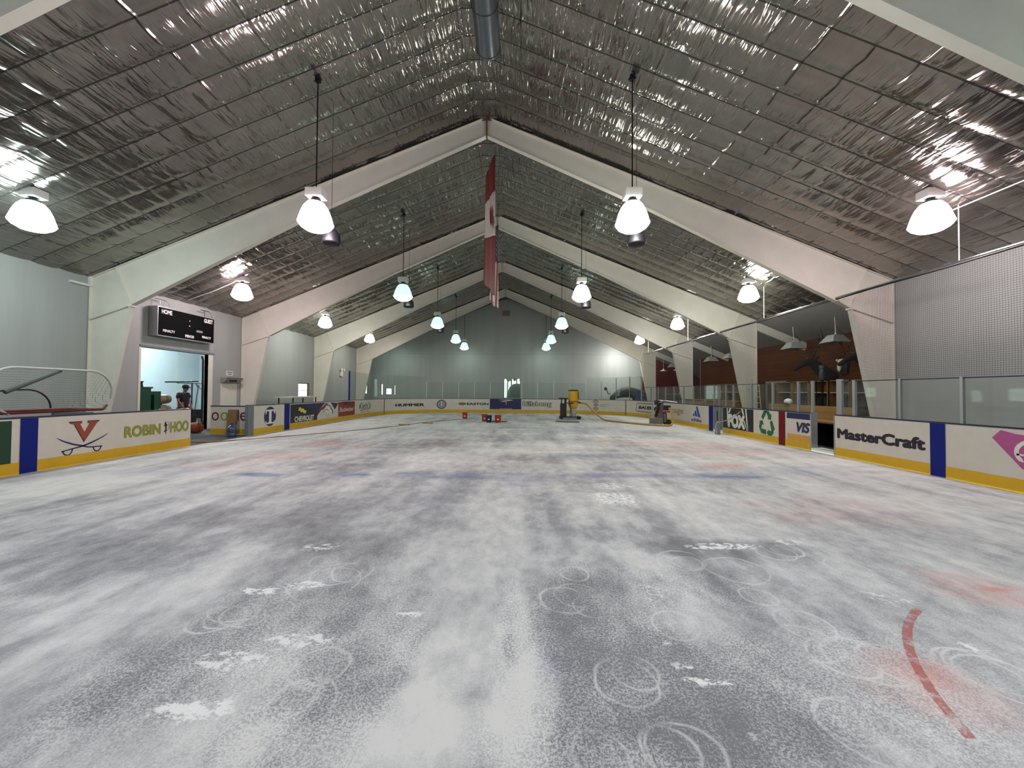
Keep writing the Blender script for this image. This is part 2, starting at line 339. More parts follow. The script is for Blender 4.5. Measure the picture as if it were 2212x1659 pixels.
flake=np.clip(ellsum(GX,GY,FLAKE),0,1); speck=np.clip(.22+ellsum(GX,GY,SPECK)+ellsum(GX,GY,[(-.4,2.2,.2,.8,-1),(-.28,3.76,.5,.6,-.6),(-2.9,2.3,.8,.8,-.25)]),0,1)*np.clip((5.5-GY)/3,0,1)
fb=MB(); ny,nx=GX.shape
me=bpy.data.meshes.new('floor'); V=np.stack([GX.ravel(),GY.ravel(),np.zeros(GX.size)],1)
ii=(np.arange(ny-1)[:,None]*nx+np.arange(nx-1)[None,:]).ravel(); FQ=np.stack([ii,ii+1,ii+nx+1,ii+nx],1)
me.vertices.add(len(V)); me.vertices.foreach_set('co',V.ravel()); me.loops.add(FQ.size); me.loops.foreach_set('vertex_index',FQ.ravel().astype(np.int32))
me.polygons.add(len(FQ)); me.polygons.foreach_set('loop_start',np.arange(0,FQ.size,4,dtype=np.int32)); me.update(calc_edges=True)
for nm,ch in (('stains',(wear,red,blue)),('marks',(flake,speck,speck*0))):
    at=me.attributes.new(nm,'FLOAT_COLOR','POINT'); d=np.ones((len(V),4),np.float32)
    for k in range(3): d[:,k]=np.clip(ch[k].ravel(),0,1)
    at.data.foreach_set('color',d.ravel())
def floor_mat():
    t=NT('worn_painted_concrete'); a=t.n('ShaderNodeAttribute',attribute_name='stains'); b=t.n('ShaderNodeAttribute',attribute_name='marks')
    s=t.n('ShaderNodeSeparateColor'); t.l(a.outputs['Color'],s.inputs[0]); s2=t.n('ShaderNodeSeparateColor'); t.l(b.outputs['Color'],s2.inputs[0])
    co=t.coord(); sep=t.n('ShaderNodeSeparateXYZ'); t.l(co,sep.inputs[0])
    fine=t.ramp(t.noise(co,60,4,.65),[(.44,0.0),(.56,1.0)]); fine2=t.ramp(t.noise(co,120,3,.6),[(.42,0.0),(.58,1.0)]); mid=t.noise(t.coord((1,.6,1)),6,7,.72)
    # speckle: worn paint shows as dark grit, strongest in the scuffed areas
    n=t.math('ADD',t.math('MULTIPLY',t.math('SUBTRACT',fine,.5),.75),t.math('MULTIPLY',t.math('SUBTRACT',fine2,.5),.45))
    amt=t.math('ADD',.10,t.math('MULTIPLY',s2.outputs[1],.42))
    w=t.math('ADD',s.outputs[0],t.math('MULTIPLY',t.math('SUBTRACT',mid,.5),1.25))
    w=t.math('ADD',w,t.math('MULTIPLY',n,amt),clamp=True)
    c=t.ramp(w,[(0,'6c6c6f'),(.35,'8f8f92'),(.65,'aeaeae'),(1,'c9c8c5')])
    # flakes of bright paint
    fl=t.math('MULTIPLY',s2.outputs[0],t.ramp(t.math('ADD',t.noise(t.coord((.8,1.1,1)),15,6,.75),t.math('MULTIPLY',t.math('SUBTRACT',s2.outputs[0],1),.16)),[(.475,0.0),(.505,.9)]))
    c=t.mix(fl,c,'dcdcda')
    # rings left by the grinder pads
    acc=None; nz=t.n('ShaderNodeVectorMath',operation='MULTIPLY_ADD'); nt=t.n('ShaderNodeTexNoise'); nt.inputs['Scale'].default_value=3; t.l(co,nt.inputs['Vector'])
    t.l(nt.outputs['Color'],nz.inputs[0]); nz.inputs[1].default_value=(.09,.09,0); t.l(co,nz.inputs[2]); wob=nz.outputs[0]
    for x,y,r in RINGS:
        d=t.n('ShaderNodeVectorMath',operation='DISTANCE'); t.l(wob,d.inputs[0]); d.inputs[1].default_value=(x+.045,y+.045,0)
        q=t.math('ABSOLUTE',t.math('SUBTRACT',d.outputs['Value'],r)); q=t.math('SUBTRACT',1,t.math('MULTIPLY',q,1/.014),clamp=True)
        acc=q if acc is None else t.math('MAXIMUM',acc,q)
    acc=t.math('MULTIPLY',acc,t.ramp(t.noise(co,2.6,3),[(.36,0.0),(.62,.75)]))
    c=t.mix(acc,c,'c9c9c8')
    c=t.mix(t.math('MULTIPLY',s.outputs[1],.75),c,'c07a6c')
    c=t.mix(t.math('MULTIPLY',s.outputs[2],.85),c,'54648a')
    # the one clear arc of red line still on the slab
    d=t.n('ShaderNodeVectorMath',operation='DISTANCE'); t.l(co,d.inputs[0]); d.inputs[1].default_value=(4.0246,1.1557,0)
    q=t.math('LESS_THAN',t.math('ABSOLUTE',t.math('ADD',t.math('SUBTRACT',d.outputs['Value'],2.01),t.math('MULTIPLY',t.math('SUBTRACT',t.noise(co,14,4,.7),.5),.022))),.024)
    q=t.math('MULTIPLY',q,t.math('MULTIPLY',t.math('GREATER_THAN',sep.outputs[1],1.82),t.math('LESS_THAN',sep.outputs[1],2.9)))
    q=t.math('MULTIPLY',q,t.math('LESS_THAN',sep.outputs[0],3.0))
    q=t.math('MULTIPLY',q,t.ramp(t.noise(co,9,4),[(.38,.1),(.52,.95)]))
    c=t.mix(t.math('MULTIPLY',q,.8),c,'96433c')
    t.l(c,t.b.inputs['Base Color']); t.b.inputs['Roughness'].default_value=.72; t.b.inputs['Specular IOR Level'].default_value=.25
    t.bump(fine2,.2,.003); return t.m
me.materials.append(floor_mat()); floor=bpy.data.objects.new('floor',me); col.objects.link(floor); struct(floor)
# slab outside the boards
M_slab=mat('grey_brown_slab','4c4843',.75,0,.25,1.2,bump=.2)
M_mat=mat('rubber_matting','1f2022',.8,0,.2,3,bump=.3)
b=MB(); b.box(WL-7,-9.23,YN,YE,-.12,-.006); b.box(-9.23,8.25,28.4,YE,-.12,-.006); struct(b.build('floor_outer',M_slab))
b=MB(); b.box(8.25,17.2,YN,YE,-.12,-.006); struct(b.build('floor_lobby',M_mat))
b=MB(); b.box(-9.23,8.25,YN,-6,-.12,-.006); struct(b.build('floor_near',M_slab))

# ---- walls
def wall_strip_x(name,x0,x1,y0,y1,holes,zt,m):
    """wall in the y-z plane with rectangular holes (ya,yb,za,zb)"""
    b=MB(); cuts=sorted({y0,y1}|{h[0] for h in holes}|{h[1] for h in holes})
    for a,c in zip(cuts,cuts[1:]):
        hs=[h for h in holes if h[0]<=a+1e-6 and h[1]>=c-1e-6]
        z=0
        for h in sorted(hs,key=lambda q:q[2]):
            if h[2]>z: b.box(x0,x1,a,c,z,h[2])
            z=h[3]
        b.box(x0,x1,a,c,z,zt)
    return struct(b.build(name,m,smooth=False))
LW=[(21.75,22.95,1.18,2.02),(23.75,24.8,1.08,1.9),(31.1,32.2,1.3,2.16)]
wall_strip_x('wall_left',WL-.15,WL,YN,YE,[(12.55,15.33,-.01,3.02)]+LW,EZ+.25,M_wall)
EW=[(-11.76,-11.56,1.22,2.2),(-11.34,-10.8,1.26,1.82),(-10.62,-10.48,1.22,2.1),(-1.07,.34,1.03,2.72)]  # first three, the narrow ones, stand in for bright reflections in the corner glass
b=MB(); cuts=sorted({WL,WR,RX}|{h[0] for h in EW}|{h[1] for h in EW})
for a,c in zip(cuts,cuts[1:]):
    z=0
    for h in EW:
        if h[0]<=a+1e-6 and h[1]>=c-1e-6: b.box(a,c,YE,YE+.15,0,h[2]); z=h[3]
    za,zc=roofz(a)+.2,roofz(c)+.2
    b.add([(a,YE,z),(c,YE,z),(c,YE,zc),(a,YE,za),(a,YE+.15,z),(c,YE+.15,z),(c,YE+.15,zc),(a,YE+.15,za)],[(0,1,2,3),(7,6,5,4),(0,4,5,1),(3,2,6,7),(0,3,7,4),(1,5,6,2)])
struct(b.build('wall_back',M_wall,smooth=False))
b=MB()
for a,c in ((WL,RX),(RX,WR)):
    za,zc=roofz(a)+.2,roofz(c)+.2
    b.add([(a,YN,0),(c,YN,0),(c,YN,zc),(a,YN,za),(a,YN-.15,0),(c,YN-.15,0),(c,YN-.15,zc),(a,YN-.15,za)],[(0,1,2,3),(7,6,5,4),(0,4,5,1),(3,2,6,7),(0,3,7,4),(1,5,6,2)])
struct(b.build('wall_near',M_wall,smooth=False))
b=MB(); b.box(WR,WR+.15,YN,FY[2]-.02,0,EZ+.2); struct(b.build('wall_right',M_wall,smooth=False))
M_seam=mat('seam_trim','8d908c',.5,0,.05)
b=MB(); b.box(WL,WR,YE-.012,YE,4.80,4.84); struct(b.build('trim_1',M_seam))
# lobby shell beyond the right-hand columns
LX=13.05
b=MB(); b.box(LX,LX+.12,FY[2]-.1,27.0,0,4.15); struct(b.build('wall_lobby',M_wood,smooth=False))
b=MB(); b.box(LX,17,26.95,27.07,0,4.2); b.box(17,17.12,27,YE,0,3.2); b.box(WR+.151,LX+.1,FY[2]-.16,FY[2]-.11,0,4.9); struct(b.build('wall_lobby_side',M_wall,smooth=False))
M_redwall=mat('dark_red_wall','5a0f0a',.6,0,.08)
b=MB(); b.box(WR,17,YE,YE+.12,0,4.9); struct(b.build('wall_lobby_end',M_redwall,smooth=False))
M_lob=mat('lobby_ceiling_paint','8f8d86',.6,0,.04,1)
b=MB()
for (xa,xb,ya,yb) in ((WR-.02,LX+.1,FY[2]-.1,27.0),(WR-.02,17.1,27.0,YE+.1)):
    za,zb=EZ+.02,EZ+.02-SR*(xb-WR)
    b.add([(xa,ya,za),(xb,ya,zb),(xb,yb,zb),(xa,yb,za),(xa,ya,za+.1),(xb,ya,zb+.1),(xb,yb,zb+.1),(xa,yb,za+.1)],[(0,1,2,3),(7,6,5,4),(0,4,5,1),(1,5,6,2),(2,6,7,3),(3,7,4,0)])
struct(b.build('ceiling_lobby',M_lob,smooth=False))

# ---- foil-faced ceiling: pillowed between the straps
def ceiling(name,xa,xb,seed,zfun):
    X=np.arange(0,1.0001,1/max(2,round(abs(xb-xa)/.055)))*(xb-xa)+xa; Y=np.arange(YN,YE+.05,.062)
    A,B=np.meshgrid(X,Y); base=np.vectorize(zfun)(X)[None,:]+0*A
    f=((B+.3)/.62)%1; py=1-np.abs(2*f-1)**3.0
    g=((A-RX)/.69)%1; px=1-.55*np.abs(2*g-1)**8
    cell=np.random.RandomState(seed).rand(80,80)[(np.floor((A-RX)/.69).astype(int))%80,(np.floor((B+.3)/.62).astype(int))%80]
    puff=.022+.035*cell
    cre=vnoise(A,B,.16,1.3,seed+1)*.010+vnoise(A,B,.08,.6,seed+2)*.002+vnoise(A,B,.5,.4,seed+5)*.03
    cell2=np.random.RandomState(seed+9).rand(80,80)[(np.floor((A-RX)/.69).astype(int))%80,(np.floor((B+.3)/.62).astype(int))%80]-.5
    cre=cre+.05*cell2*(g-.5)*np.clip(px*2,0,1)
    rm=np.clip(vnoise(A,B,2.2,2.6,seed+3)*2+.5,.1,1.3)+.9*np.clip(1-np.abs(A-RX)/4.5,0,1)
    Z=base-(puff*py*px+cre*rm*np.sqrt(np.clip(py,0,1)))
    me=bpy.data.meshes.new(name); ny,nx=A.shape; V=np.stack([A.ravel(),B.ravel(),Z.ravel()],1)
    ii=(np.arange(ny-1)[:,None]*nx+np.arange(nx-1)[None,:]).ravel(); F=np.stack([ii,ii+nx,ii+nx+1,ii+1],1)
    if xb<xa: F=F[:,::-1]
    me.vertices.add(len(V)); me.vertices.foreach_set('co',V.ravel()); me.loops.add(F.size); me.loops.foreach_set('vertex_index',np.ascontiguousarray(F).ravel().astype(np.int32))
    me.polygons.add(len(F)); me.polygons.foreach_set('loop_start',np.arange(0,F.size,4,dtype=np.int32)); me.polygons.foreach_set('use_smooth',np.ones(len(F),bool)); me.update(calc_edges=True)
    me.materials.append(M_foil); o=bpy.data.objects.new(name,me); col.objects.link(o); return struct(o)
ceiling('ceiling_left',WL-.02,RX-.3,11,lambda x:roofz(x)+.03)
ceiling('ceiling_right',RX+.3,WR+.02,23,lambda x:roofz(x)+.03)
ceiling('ceiling_ridge',RX-.31,RX+.31,37,lambda x:roofz(RX-.3)+.03)
M_roof=mat('roof_sheet','777777',.6,0,.05)
b=MB()
for xa,xb in ((WL-.4,RX),(RX,WR+.1)):
    za,zb=roofz(xa)+.22,roofz(xb)+.22
    b.add([(xa,YN-.2,za),(xb,YN-.2,zb),(xb,YE+.2,zb),(xa,YE+.2,za),(xa,YN-.2,za+.08),(xb,YN-.2,zb+.08),(xb,YE+.2,zb+.08),(xa,YE+.2,za+.08)],[(0,1,2,3),(7,6,5,4),(0,4,5,1),(1,5,6,2),(2,6,7,3),(3,7,4,0)])
struct(b.build('ceiling_roof_deck',M_roof,smooth=False))

# ---- steel portal frames
wdt=.15
def frame_profile(side):
    o = WL if side<0 else WR; s=1 if side<0 else -1     # s: direction into the hall
    ob=(o+s*.03); knee=(o+s*1.23,4.06); base=(o+s*.42,0); mid=(RX-s*4.7,7.0) if False else None
    apex=(RX,9.1); m=(RX-s*4.78,6.93)
    return o,s,ob,knee,base,apex,m
frame_names={0:None}
FL=['bare cream steel frame above the camera, nearest the lens, cut by the top corners','tapered cream steel frame nearest in full view, its apex under the duct end','second cream steel frame in full view, behind the hanging flags','third cream steel frame in full view, between window bays','farthest cream steel frame, just before the back wall']
def plate(b,p,q,y0,y1,th):
    """flat bar between two x-z points, spanning y0..y1"""
    d=Vector((q[0]-p[0],0,q[1]-p[1])).normalized(); n=Vector((-d.z,0,d.x))*th/2
    P=Vector((p[0],0,p[1])); Q=Vector((q[0],0,q[1]))
    vs=[(w.x,y,w.z) for y in (y0,y1) for w in (P-n,Q-n,Q+n,P+n)]
    b.add(vs,[(0,1,2,3),(7,6,5,4),(0,4,5,1),(1,5,6,2),(2,6,7,3),(3,7,4,0)])
for i,y in enumerate(FY):
    if i==0: continue
    t=thing('steel_portal',FL[i-1],'steel frame',(RX,y,0),None)
    for side in (-1,1):
        o,s,ob,knee,base,apex,m=frame_profile(side)
        zo=roofz(ob)-.0
        dz=lambda x: roofz(x)-.015
        y0,y1=y-wdt/2,y+wdt/2
        # column: web, flanges
        col_poly=[(ob,0),base,knee,(knee[0]-s*.0,knee[1]),(ob,knee[1]-.42)]
        b=MB(); b.prism([(ob,0),base,knee,(ob,knee[1]-.42)],lambda u,v,h:(u,h,v),y-.012,y+.012)
        plate(b,base,knee,y0,y1,.022); plate(b,(ob,0),(ob,knee[1]-.42),y0,y1,.022); b.box(ob,base[0],y0,y1,0,.03)
        c=b.build('column',M_frame,t,smooth=False)
        r=MB(); top=(ob,dz(ob))
        r.prism([(ob,knee[1]-.42),knee,m,(RX,apex[1]),(RX,dz(RX)-.06),top],lambda u,v,h:(u,h,v),y-.012,y+.012)
        plate(r,knee,m,y0,y1,.022); plate(r,m,(RX,apex[1]),y0,y1,.022); plate(r,(top[0],top[1]),(RX,dz(RX)-.05),y0,y1,.022); plate(r,(ob,knee[1]-.42),(ob,dz(ob)),y0,y1,.022)
        ra=r.build('rafter',M_frame,t,smooth=False)
        q=MB(); plate(q,(ob,knee[1]-.42),knee,y0,y1,.03); plate(q,(o+s*.78,dz(o+s*.78)),knee,y0,y1,.03); q.box(knee[0]-.05,knee[0]+.05,y0-.01,y1+.01,knee[1]-.04,knee[1]+.06)
        q.build('stiffener',M_frame,t,smooth=False)
        if side>0 and i>=2:
            l=MB(); plate(l,(WR+.02,EZ-.28),(LX,EZ-.28-SR*(LX-WR)),y-.06,y+.06,.34); l.build('lobby_beam',M_frame,t,smooth=False)
    q=MB(); q.box(RX-.02,RX+.02,y-wdt/2-.01,y+wdt/2+.01,apex[1]-.03,dz(RX)-.05); q.build('apex_plate',mat('rust_stained_steel','7d5a2c' if i==2 else 'b5aea0',.6,.1,.35,9) if i!=2 else mat('rusty_steel','6e4a22',.7,.1,.5,12),t,smooth=False)
# purlin strips tight against each frame (light seam line above the rafters)
# ---- spiral duct at the ridge
t=thing('air_duct','round grey sheet metal duct hanging under the ridge','duct',(-.64,7.9,8.86))
b=MB(); b.lathe([(.25,-6.0),(.25,0)],(-.64,7.9,8.86),28,'y'); b.lathe([(.235,0),(.235,-5.9)],(-.64,7.9,8.86),28,'y'); b.lathe([(.235,0),(.25,0)],(-.64,7.9,8.86),28,'y')
M_duct=mat('galvanised_duct','6d7478',.32,.85,.12,3,stretch=(1,.2,1))
b.build('pipe',M_duct,t)
for k,yy in enumerate((7.86,6.95,5.9,4.6,3.3,2.1)):
    q=MB(); q.tube([(-.64+.255*math.cos(a),yy,8.86+.255*math.sin(a)) for a in np.linspace(0,2*PI,25)[:-1]],.012,6,closed=True); q.build('joint_ring',M_duct,t)
for yy in (7.3,4.9,2.4):
    q=MB(); q.box(-.655,-.625,yy-.01,yy+.01,9.1,9.66); q.build('hanger_strap',M_dark,t)
# ------------------------------------------------------------------ high-bay lamps
def lamp_mats(kind):
    return {
     'cyan': (emit('shade_cyan',(.80,1.0,.97),14*LAMP_GAIN),emit('lens_cyan',(.85,1,.98),42*LAMP_GAIN)),
     'cool': (emit('shade_cool',(.92,.95,1.0),16*LAMP_GAIN),emit('lens_cool',(.92,.95,1.0),70*LAMP_GAIN)),
     'pink': (emit('shade_pink',(1.0,.80,.84),16*LAMP_GAIN),emit('lens_pink',(1,.84,.87),52*LAMP_GAIN)),
     'white':(emit('shade_white',(.98,1.0,.90),18*LAMP_GAIN),emit('lens_white',(1,1,.93),44*LAMP_GAIN)),
     'green':(emit('shade_green',(.50,.92,.72),.55*LAMP_GAIN),emit('lens_green',(.78,1,.90),14*LAMP_GAIN)),
     'warm': (emit('shade_warm',(1.0,.93,.84),8*LAMP_GAIN),emit('lens_warm',(1,.95,.86),40*LAMP_GAIN)),
     'bright':(emit('shade_bright',(1.0,1.0,.95),8*LAMP_GAIN),emit('lens_bright',(1,1,.95),75*LAMP_GAIN))}[kind]
M_ballast=mat('ballast_white','c9c6c0',.5,0,.05)
M_rod=mat('dark_rod','1b1a1a',.4,.4,.1)
rows=[1.71,7.92,14.12,20.33,26.54,30.9]
xl=[RX-9.45,RX-3.36,RX+3.33,RX+9.52]
kinds=[['cyan','cool','cool','cyan'],['cyan','pink','white','pink'],['pink','green','white','white'],['white','green','green','white'],['warm','green','green','warm'],['green','green','green','bright']]
LROW=['row above the camera','nearest row','second row from the camera','third row from the camera','fourth row from the camera','farthest row by the back wall']
LPOS=['far left','middle left','middle right','far right']
LZ=5.28
for ri,y in enumerate(rows):
    for ci,x in enumerate(xl):
        k=kinds[ri][ci]; ms,ml=lamp_mats(k)
        tint={'cool':'cool white','cyan':'bluish white','pink':'pinkish white','white':'white','green':'pale green','warm':'warm white','bright':'very bright white'}[k]
        t=thing('high_bay_lamp','lit %s bell lamp, %s of the %s'%(tint,LPOS[ci],LROW[ri]),'lamp',(x,y,LZ),'high bay lamps hanging from the roof')
        b=MB(); b.lathe([(.10,.31),(.17,.28),(.235,.19),(.29,.06),(.33,-.08),(.352,-.14)],(x,y,LZ),18); b.build('lamp_shade',ms,t)
        b=MB(); b.lathe([(.352,-.145),(.30,-.22),(.20,-.285),(.10,-.31),(0.001,-.315)],(x,y,LZ),18); b.build('lens',ml,t)
        b=MB(); b.tube([(x+.356*math.cos(a),y+.356*math.sin(a),LZ-.142) for a in np.linspace(0,2*PI,25)[:-1]],.007,5,closed=True)
        b.build('rim_ring',M_dark,t)
        b=MB(); b.lathe([(.11,.31),(.11,.35),(.05,.36),(.05,.40)],(x,y,LZ),14,caps=True); b.build('collar',M_dark,t)
        bz=LZ+.40; b=MB(); b.box(x-.17,x+.17,y-.13,y+.13,bz,bz+.17); b.build('ballast_box',M_ballast,t,smooth=False)
        rz=roofz(x)-.02; b=MB()
        if rz-(bz+.17)>.15:
            b.tube([(x,y,bz+.17),(x,y,rz)],.014 if ci in (1,2) else .018,8)
        else: b.tube([(x,y,bz+.15),(x,y,rz)],.018,8)
        b.build('rod',M_rod,t)
        b=MB(); b.box(x-.05,x+.05,y-.04,y+.04,rz-.12,rz-.01); b.tube([(x-.08,y,rz-.1),(x+.08,y,rz-.06)],.02,6); b.build('roof_bracket',M_dark,t,smooth=False)
# speakers behind the middle lamps
for ri,(y,zz) in enumerate(((8.65,5.14),(14.95,5.08),(21.2,5.05))):
    for ci,x in enumerate((-4.30,2.73)):
        t=thing('hanging_speaker','black drum-shaped hanging speaker behind the %s lamp of the %s'%(('middle left','middle right')[ci],LROW[ri+1]),'speaker',(x,y,zz),'black drum speakers hanging behind lamps')
        b=MB(); b.lathe([(.02,.17),(.12,.16),(.19,.05),(.205,-.14),(.19,-.16),(.001,-.15)],(x,y,zz),18); b.build('drum',mat('speaker_black','120f16',.5,0,.2),t)
        b=MB(); b.lathe([(.185,-.158),(.16,-.165),(.001,-.167)],(x,y,zz),18); b.build('grille',mat('speaker_grille','241c2c',.7,0,.3,40),t)
        b=MB(); b.tube([(x,y,zz+.16),(x,y,roofz(x)-.02)],.005,5); b.build('cable',M_dark,t)

# ------------------------------------------------------------------ flags at the ridge
def cloth(b,p,q,zt_p,zt_q,zb,amp,seed,n=14,m=30,u0=0,u1=1,v0=0,v1=1,off=0):
    P=Vector((p[0],p[1],0)); Q=Vector((q[0],q[1],0)); d=(Q-P); nn=Vector((-d.y,d.x,0)).normalized()
    def fn(u,v):
        U=u0+(u1-u0)*u; Vv=v0+(v1-v0)*v
        zt=zt_p+(zt_q-zt_p)*U; z=zb+(zt-zb)*Vv
        w=amp*math.sin(U*9+seed+Vv*1.5)*(1-.6*Vv)+amp*.5*math.sin(U*21+seed*2+Vv*3)
        pt=P+d*U+nn*(w+off); return (pt.x,pt.y,z)
    b.grid(fn,n,m)
M_fr=mat('flag_red','5a0a10',.7,0,.1); M_fw=mat('flag_white','a89a98',.7,0,.06); M_fb=mat('flag_navy','0e1230',.7,0,.1)
fp,fq=(-.935,10.95),(-.745,12.3)
t=thing('hanging_flag','red and white maple leaf flag hanging lengthwise from the ridge','flag',(-.84,11.6,9.4))
def fl(name,m,v0,v1,lab=None,u0=0,u1=1,off=0):
    b=MB(); cloth(b,fp,fq,7.9,9.45,4.72,.03,1.0,u0=u0,u1=u1,v0=v0,v1=v1,off=off)
    o=b.build(name,m,t,fix=False); o.modifiers.new('thick','SOLIDIFY').thickness=.004
    if lab: o['label']=lab
fl('red_band',M_fr,.74,1.0,'upper red band of the flag'); fl('white_band',M_fw,.42,.74,'white middle band'); fl('red_band',M_fr,0,.42,'long lower red band')
b=MB()
leaf=[(0,-.5),(.04,-.2),(.35,-.28),(.28,-.15),(.5,.1),(.4,.12),(.42,.3),(.24,.2),(.18,.25),(.22,.5),(.1,.42),(0,.62)]
leaf=leaf+[(-x,y) for x,y in leaf[::-1][1:-1]]
P=Vector((fp[0],fp[1],0)); d=Vector((fq[0]-fp[0],fq[1]-fp[1],0)); nn=Vector((-d.y,d.x,0)).normalized()
for sgn in (1,-1):
    b.prism([( .55+x*.45, 6.95+y*.75) for x,y in leaf],lambda u,v,h:tuple(P+d*u+nn*h+Vector((0,0,v))),sgn*.052,sgn*.056)
b.build('maple_leaf',M_fr,t)
q=MB(); q.tube([(-.745,12.3,9.45),(-.745,12.3,9.72)],.008,6); q.tube([(-.745,12.32,9.5),(-.745,12.32,7.2)],.012,6); q.build('pole',mat('flag_pole','8a857a',.4,.5,.1),t)
t=thing('hanging_flag','striped flag with dark starred corner hanging lengthwise, lowest at the ridge','flag',(-.76,12.9,7.1))
fp2,fq2=(-.89,12.1),(-.70,13.5)
def fl2(name,m,u0,u1,v0,v1,lab=None,off=0):
    b=MB(); cloth(b,fp2,fq2,6.9,7.55,4.55,.045,2.3,u0=u0,u1=u1,v0=v0,v1=v1,off=off)
    o=b.build(name,m,t,fix=False); o.modifiers.new('thick','SOLIDIFY').thickness=.004
    if lab: o['label']=lab
for k in range(13):
    a=k/13; fl2('stripe',M_fr if k%2==0 else M_fw,a,a+1/13,0,.55 if a>=.46 else 1)
fl2('canton',M_fb,.46,1,.55,1,'dark blue starred corner')
b=MB(); P2=Vector((fp2[0],fp2[1],0)); d2=Vector((fq2[0]-fp2[0],fq2[1]-fp2[1],0)); n2=Vector((-d2.y,d2.x,0)).normalized()
for r_ in range(6):
    for c_ in range(5):
        star=[((.5+.09*(c_+.5)+ (.03 if k%2==0 else .013)*math.sin(k*PI/5)*.7),6.3+.16*r_+(.045 if k%2==0 else .018)*math.cos(k*PI/5)) for k in range(10)]
        for sgn in (1,-1): b.prism(star,lambda u,v,h:tuple(P2+d2*u+n2*h+Vector((0,0,v))),sgn*.07,sgn*.074)
b.build('stars',M_fw,t)['kind']='stuff'
q=MB(); q.tube([(-.70,13.5,7.55),(-.70,13.5,9.6)],.008,6); q.tube([(-.70,13.52,7.6),(-.70,13.52,4.6)],.02,6); q.build('pole',M_black,t)

# ------------------------------------------------------------------ dasher boards
XL,XR,YB,R=-9.25,8.24,28.3,4.8
L1=YB-R; L2=L1+PI*R/2; L3=L2+(XR-R)-(XL+R); L4=L3+PI*R/2
def bp(s,off=0.0):
    """point on the rink side of the boards at run length s; off>0 moves towards the ice"""
    if s<L1: return (XL+off,s)
    if s<L2:
        a=(s-L1)/R; return (XL+R-(R-off)*math.cos(a),L1+(R-off)*math.sin(a))
    if s<L3: return (XL+R+(s-L2),YB-off)
    if s<L4:
        a=(s-L3)/R; return (XR-R+(R-off)*math.sin(a),L1+(R-off)*math.cos(a))
    return (XR-off,L1-(s-L4))
HB=1.06
def strip(b,s0,s1,z0,z1,o0,o1,step=.25):
    cuts=[s0]; s=s0
    n=max(1,math.ceil((s1-s0)/step)); cuts=[s0+(s1-s0)*k/n for k in range(n+1)]
    for extra in (L1,L2,L3,L4):
        if s0<extra<s1: cuts.append(extra)
    cuts=sorted(set(cuts)); vs=[]
    for s in cuts:
        a=bp(s,o0); c=bp(s,o1); vs+=[(*a,z0),(*c,z0),(*c,z1),(*a,z1)]
    fs=[]
    for k in range(len(cuts)-1):
        o=4*k; fs+=[(o+j,o+(j+1)%4,o+4+(j+1)%4,o+4+j) for j in range(4)]
    fs+=[(0,3,2,1),tuple(4*(len(cuts)-1)+j for j in range(4))]
    b.add(vs,fs)
def board(name,label,s0,s1,cat='rink board',kick=True,posts=True):
    m=(s0+s1)/2; c=bp(m,-.05); t=thing(name,label,cat,(c[0],c[1],0))
    b=MB(); strip(b,s0,s1,0.0,HB-.025,-.04,0); b.build('panel',M_white,t,smooth=False)
    if kick: b=MB(); strip(b,s0+.002,s1-.002,0.0,.22,0.0,.008); b.build('kick_plate',M_yellow,t,smooth=False)
    b=MB(); strip(b,s0-.005,s1+.005,HB-.025,HB,-.11,.015); b.build('cap_rail',M_navy,t,smooth=False)
    if posts:
        n=max(1,round((s1-s0)/1.2)); b=MB()
        for k in range(n+1):
            s=s0+.04+(s1-s0-.08)*k/n; strip(b,s-.03,s+.03,0,HB-.03,-.10,-.04)
        strip(b,s0,s1,.0,.06,-.10,-.04,1.0); b.build('back_framing',M_grey,t,smooth=False)
    return t
def art(parent,name,m,polys=None,box=None,text=None,bold=0.0,shear=0.0,space=1.0,off=.006,lab=None,skew=0.0,lift=0.0):
    """flat artwork on the board face in (s,z) metres"""
    b=MB()
    if text:
        vs,fs=text_geom(text,bold,shear,space); s0,s1,z0,z1=box
        b.add([(*bp(s0+(s1-s0)*x,off+k*.0004),z0+(z1-z0)*y+skew*x) for x,y,k in vs],fs)
    for poly in polys or []:
        b.prism(poly,lambda u,v,h:(*bp(u,h),v),off-.003,off)
    if box and not text: strip(b,box[0],box[1],box[2],box[3],off-.003,off)
    o=b.build(name,m,parent,smooth=False,fix=not text)
    if lab: o['label']=lab
    return o
K={}
def c(name,h,r=.4): return mat(name,h,r,0,.05)
P_black=c('print_black','101012'); P_green=c('print_green','06351c'); P_olive=c('print_olive','84882e'); P_navy=c('print_navy','14184a'); P_rust=c('print_rust','8c3c1e')
P_red=c('print_red','7e1c12'); P_wine=c('print_wine','5e1420'); P_grey=c('print_grey','55585a'); P_cream=c('print_white','d2cfc4'); P_gold=c('print_gold','c9c05a'); P_tan=c('print_tan','c98f3a')
P_blue=c('print_blue','1a4a94'); P_pink=c('print_pink','a84a80'); P_orange=c('print_orange','b5713a'); P_recg=c('print_recycle_green','0e5a34'); P_brown=c('print_brown','6b4a30')

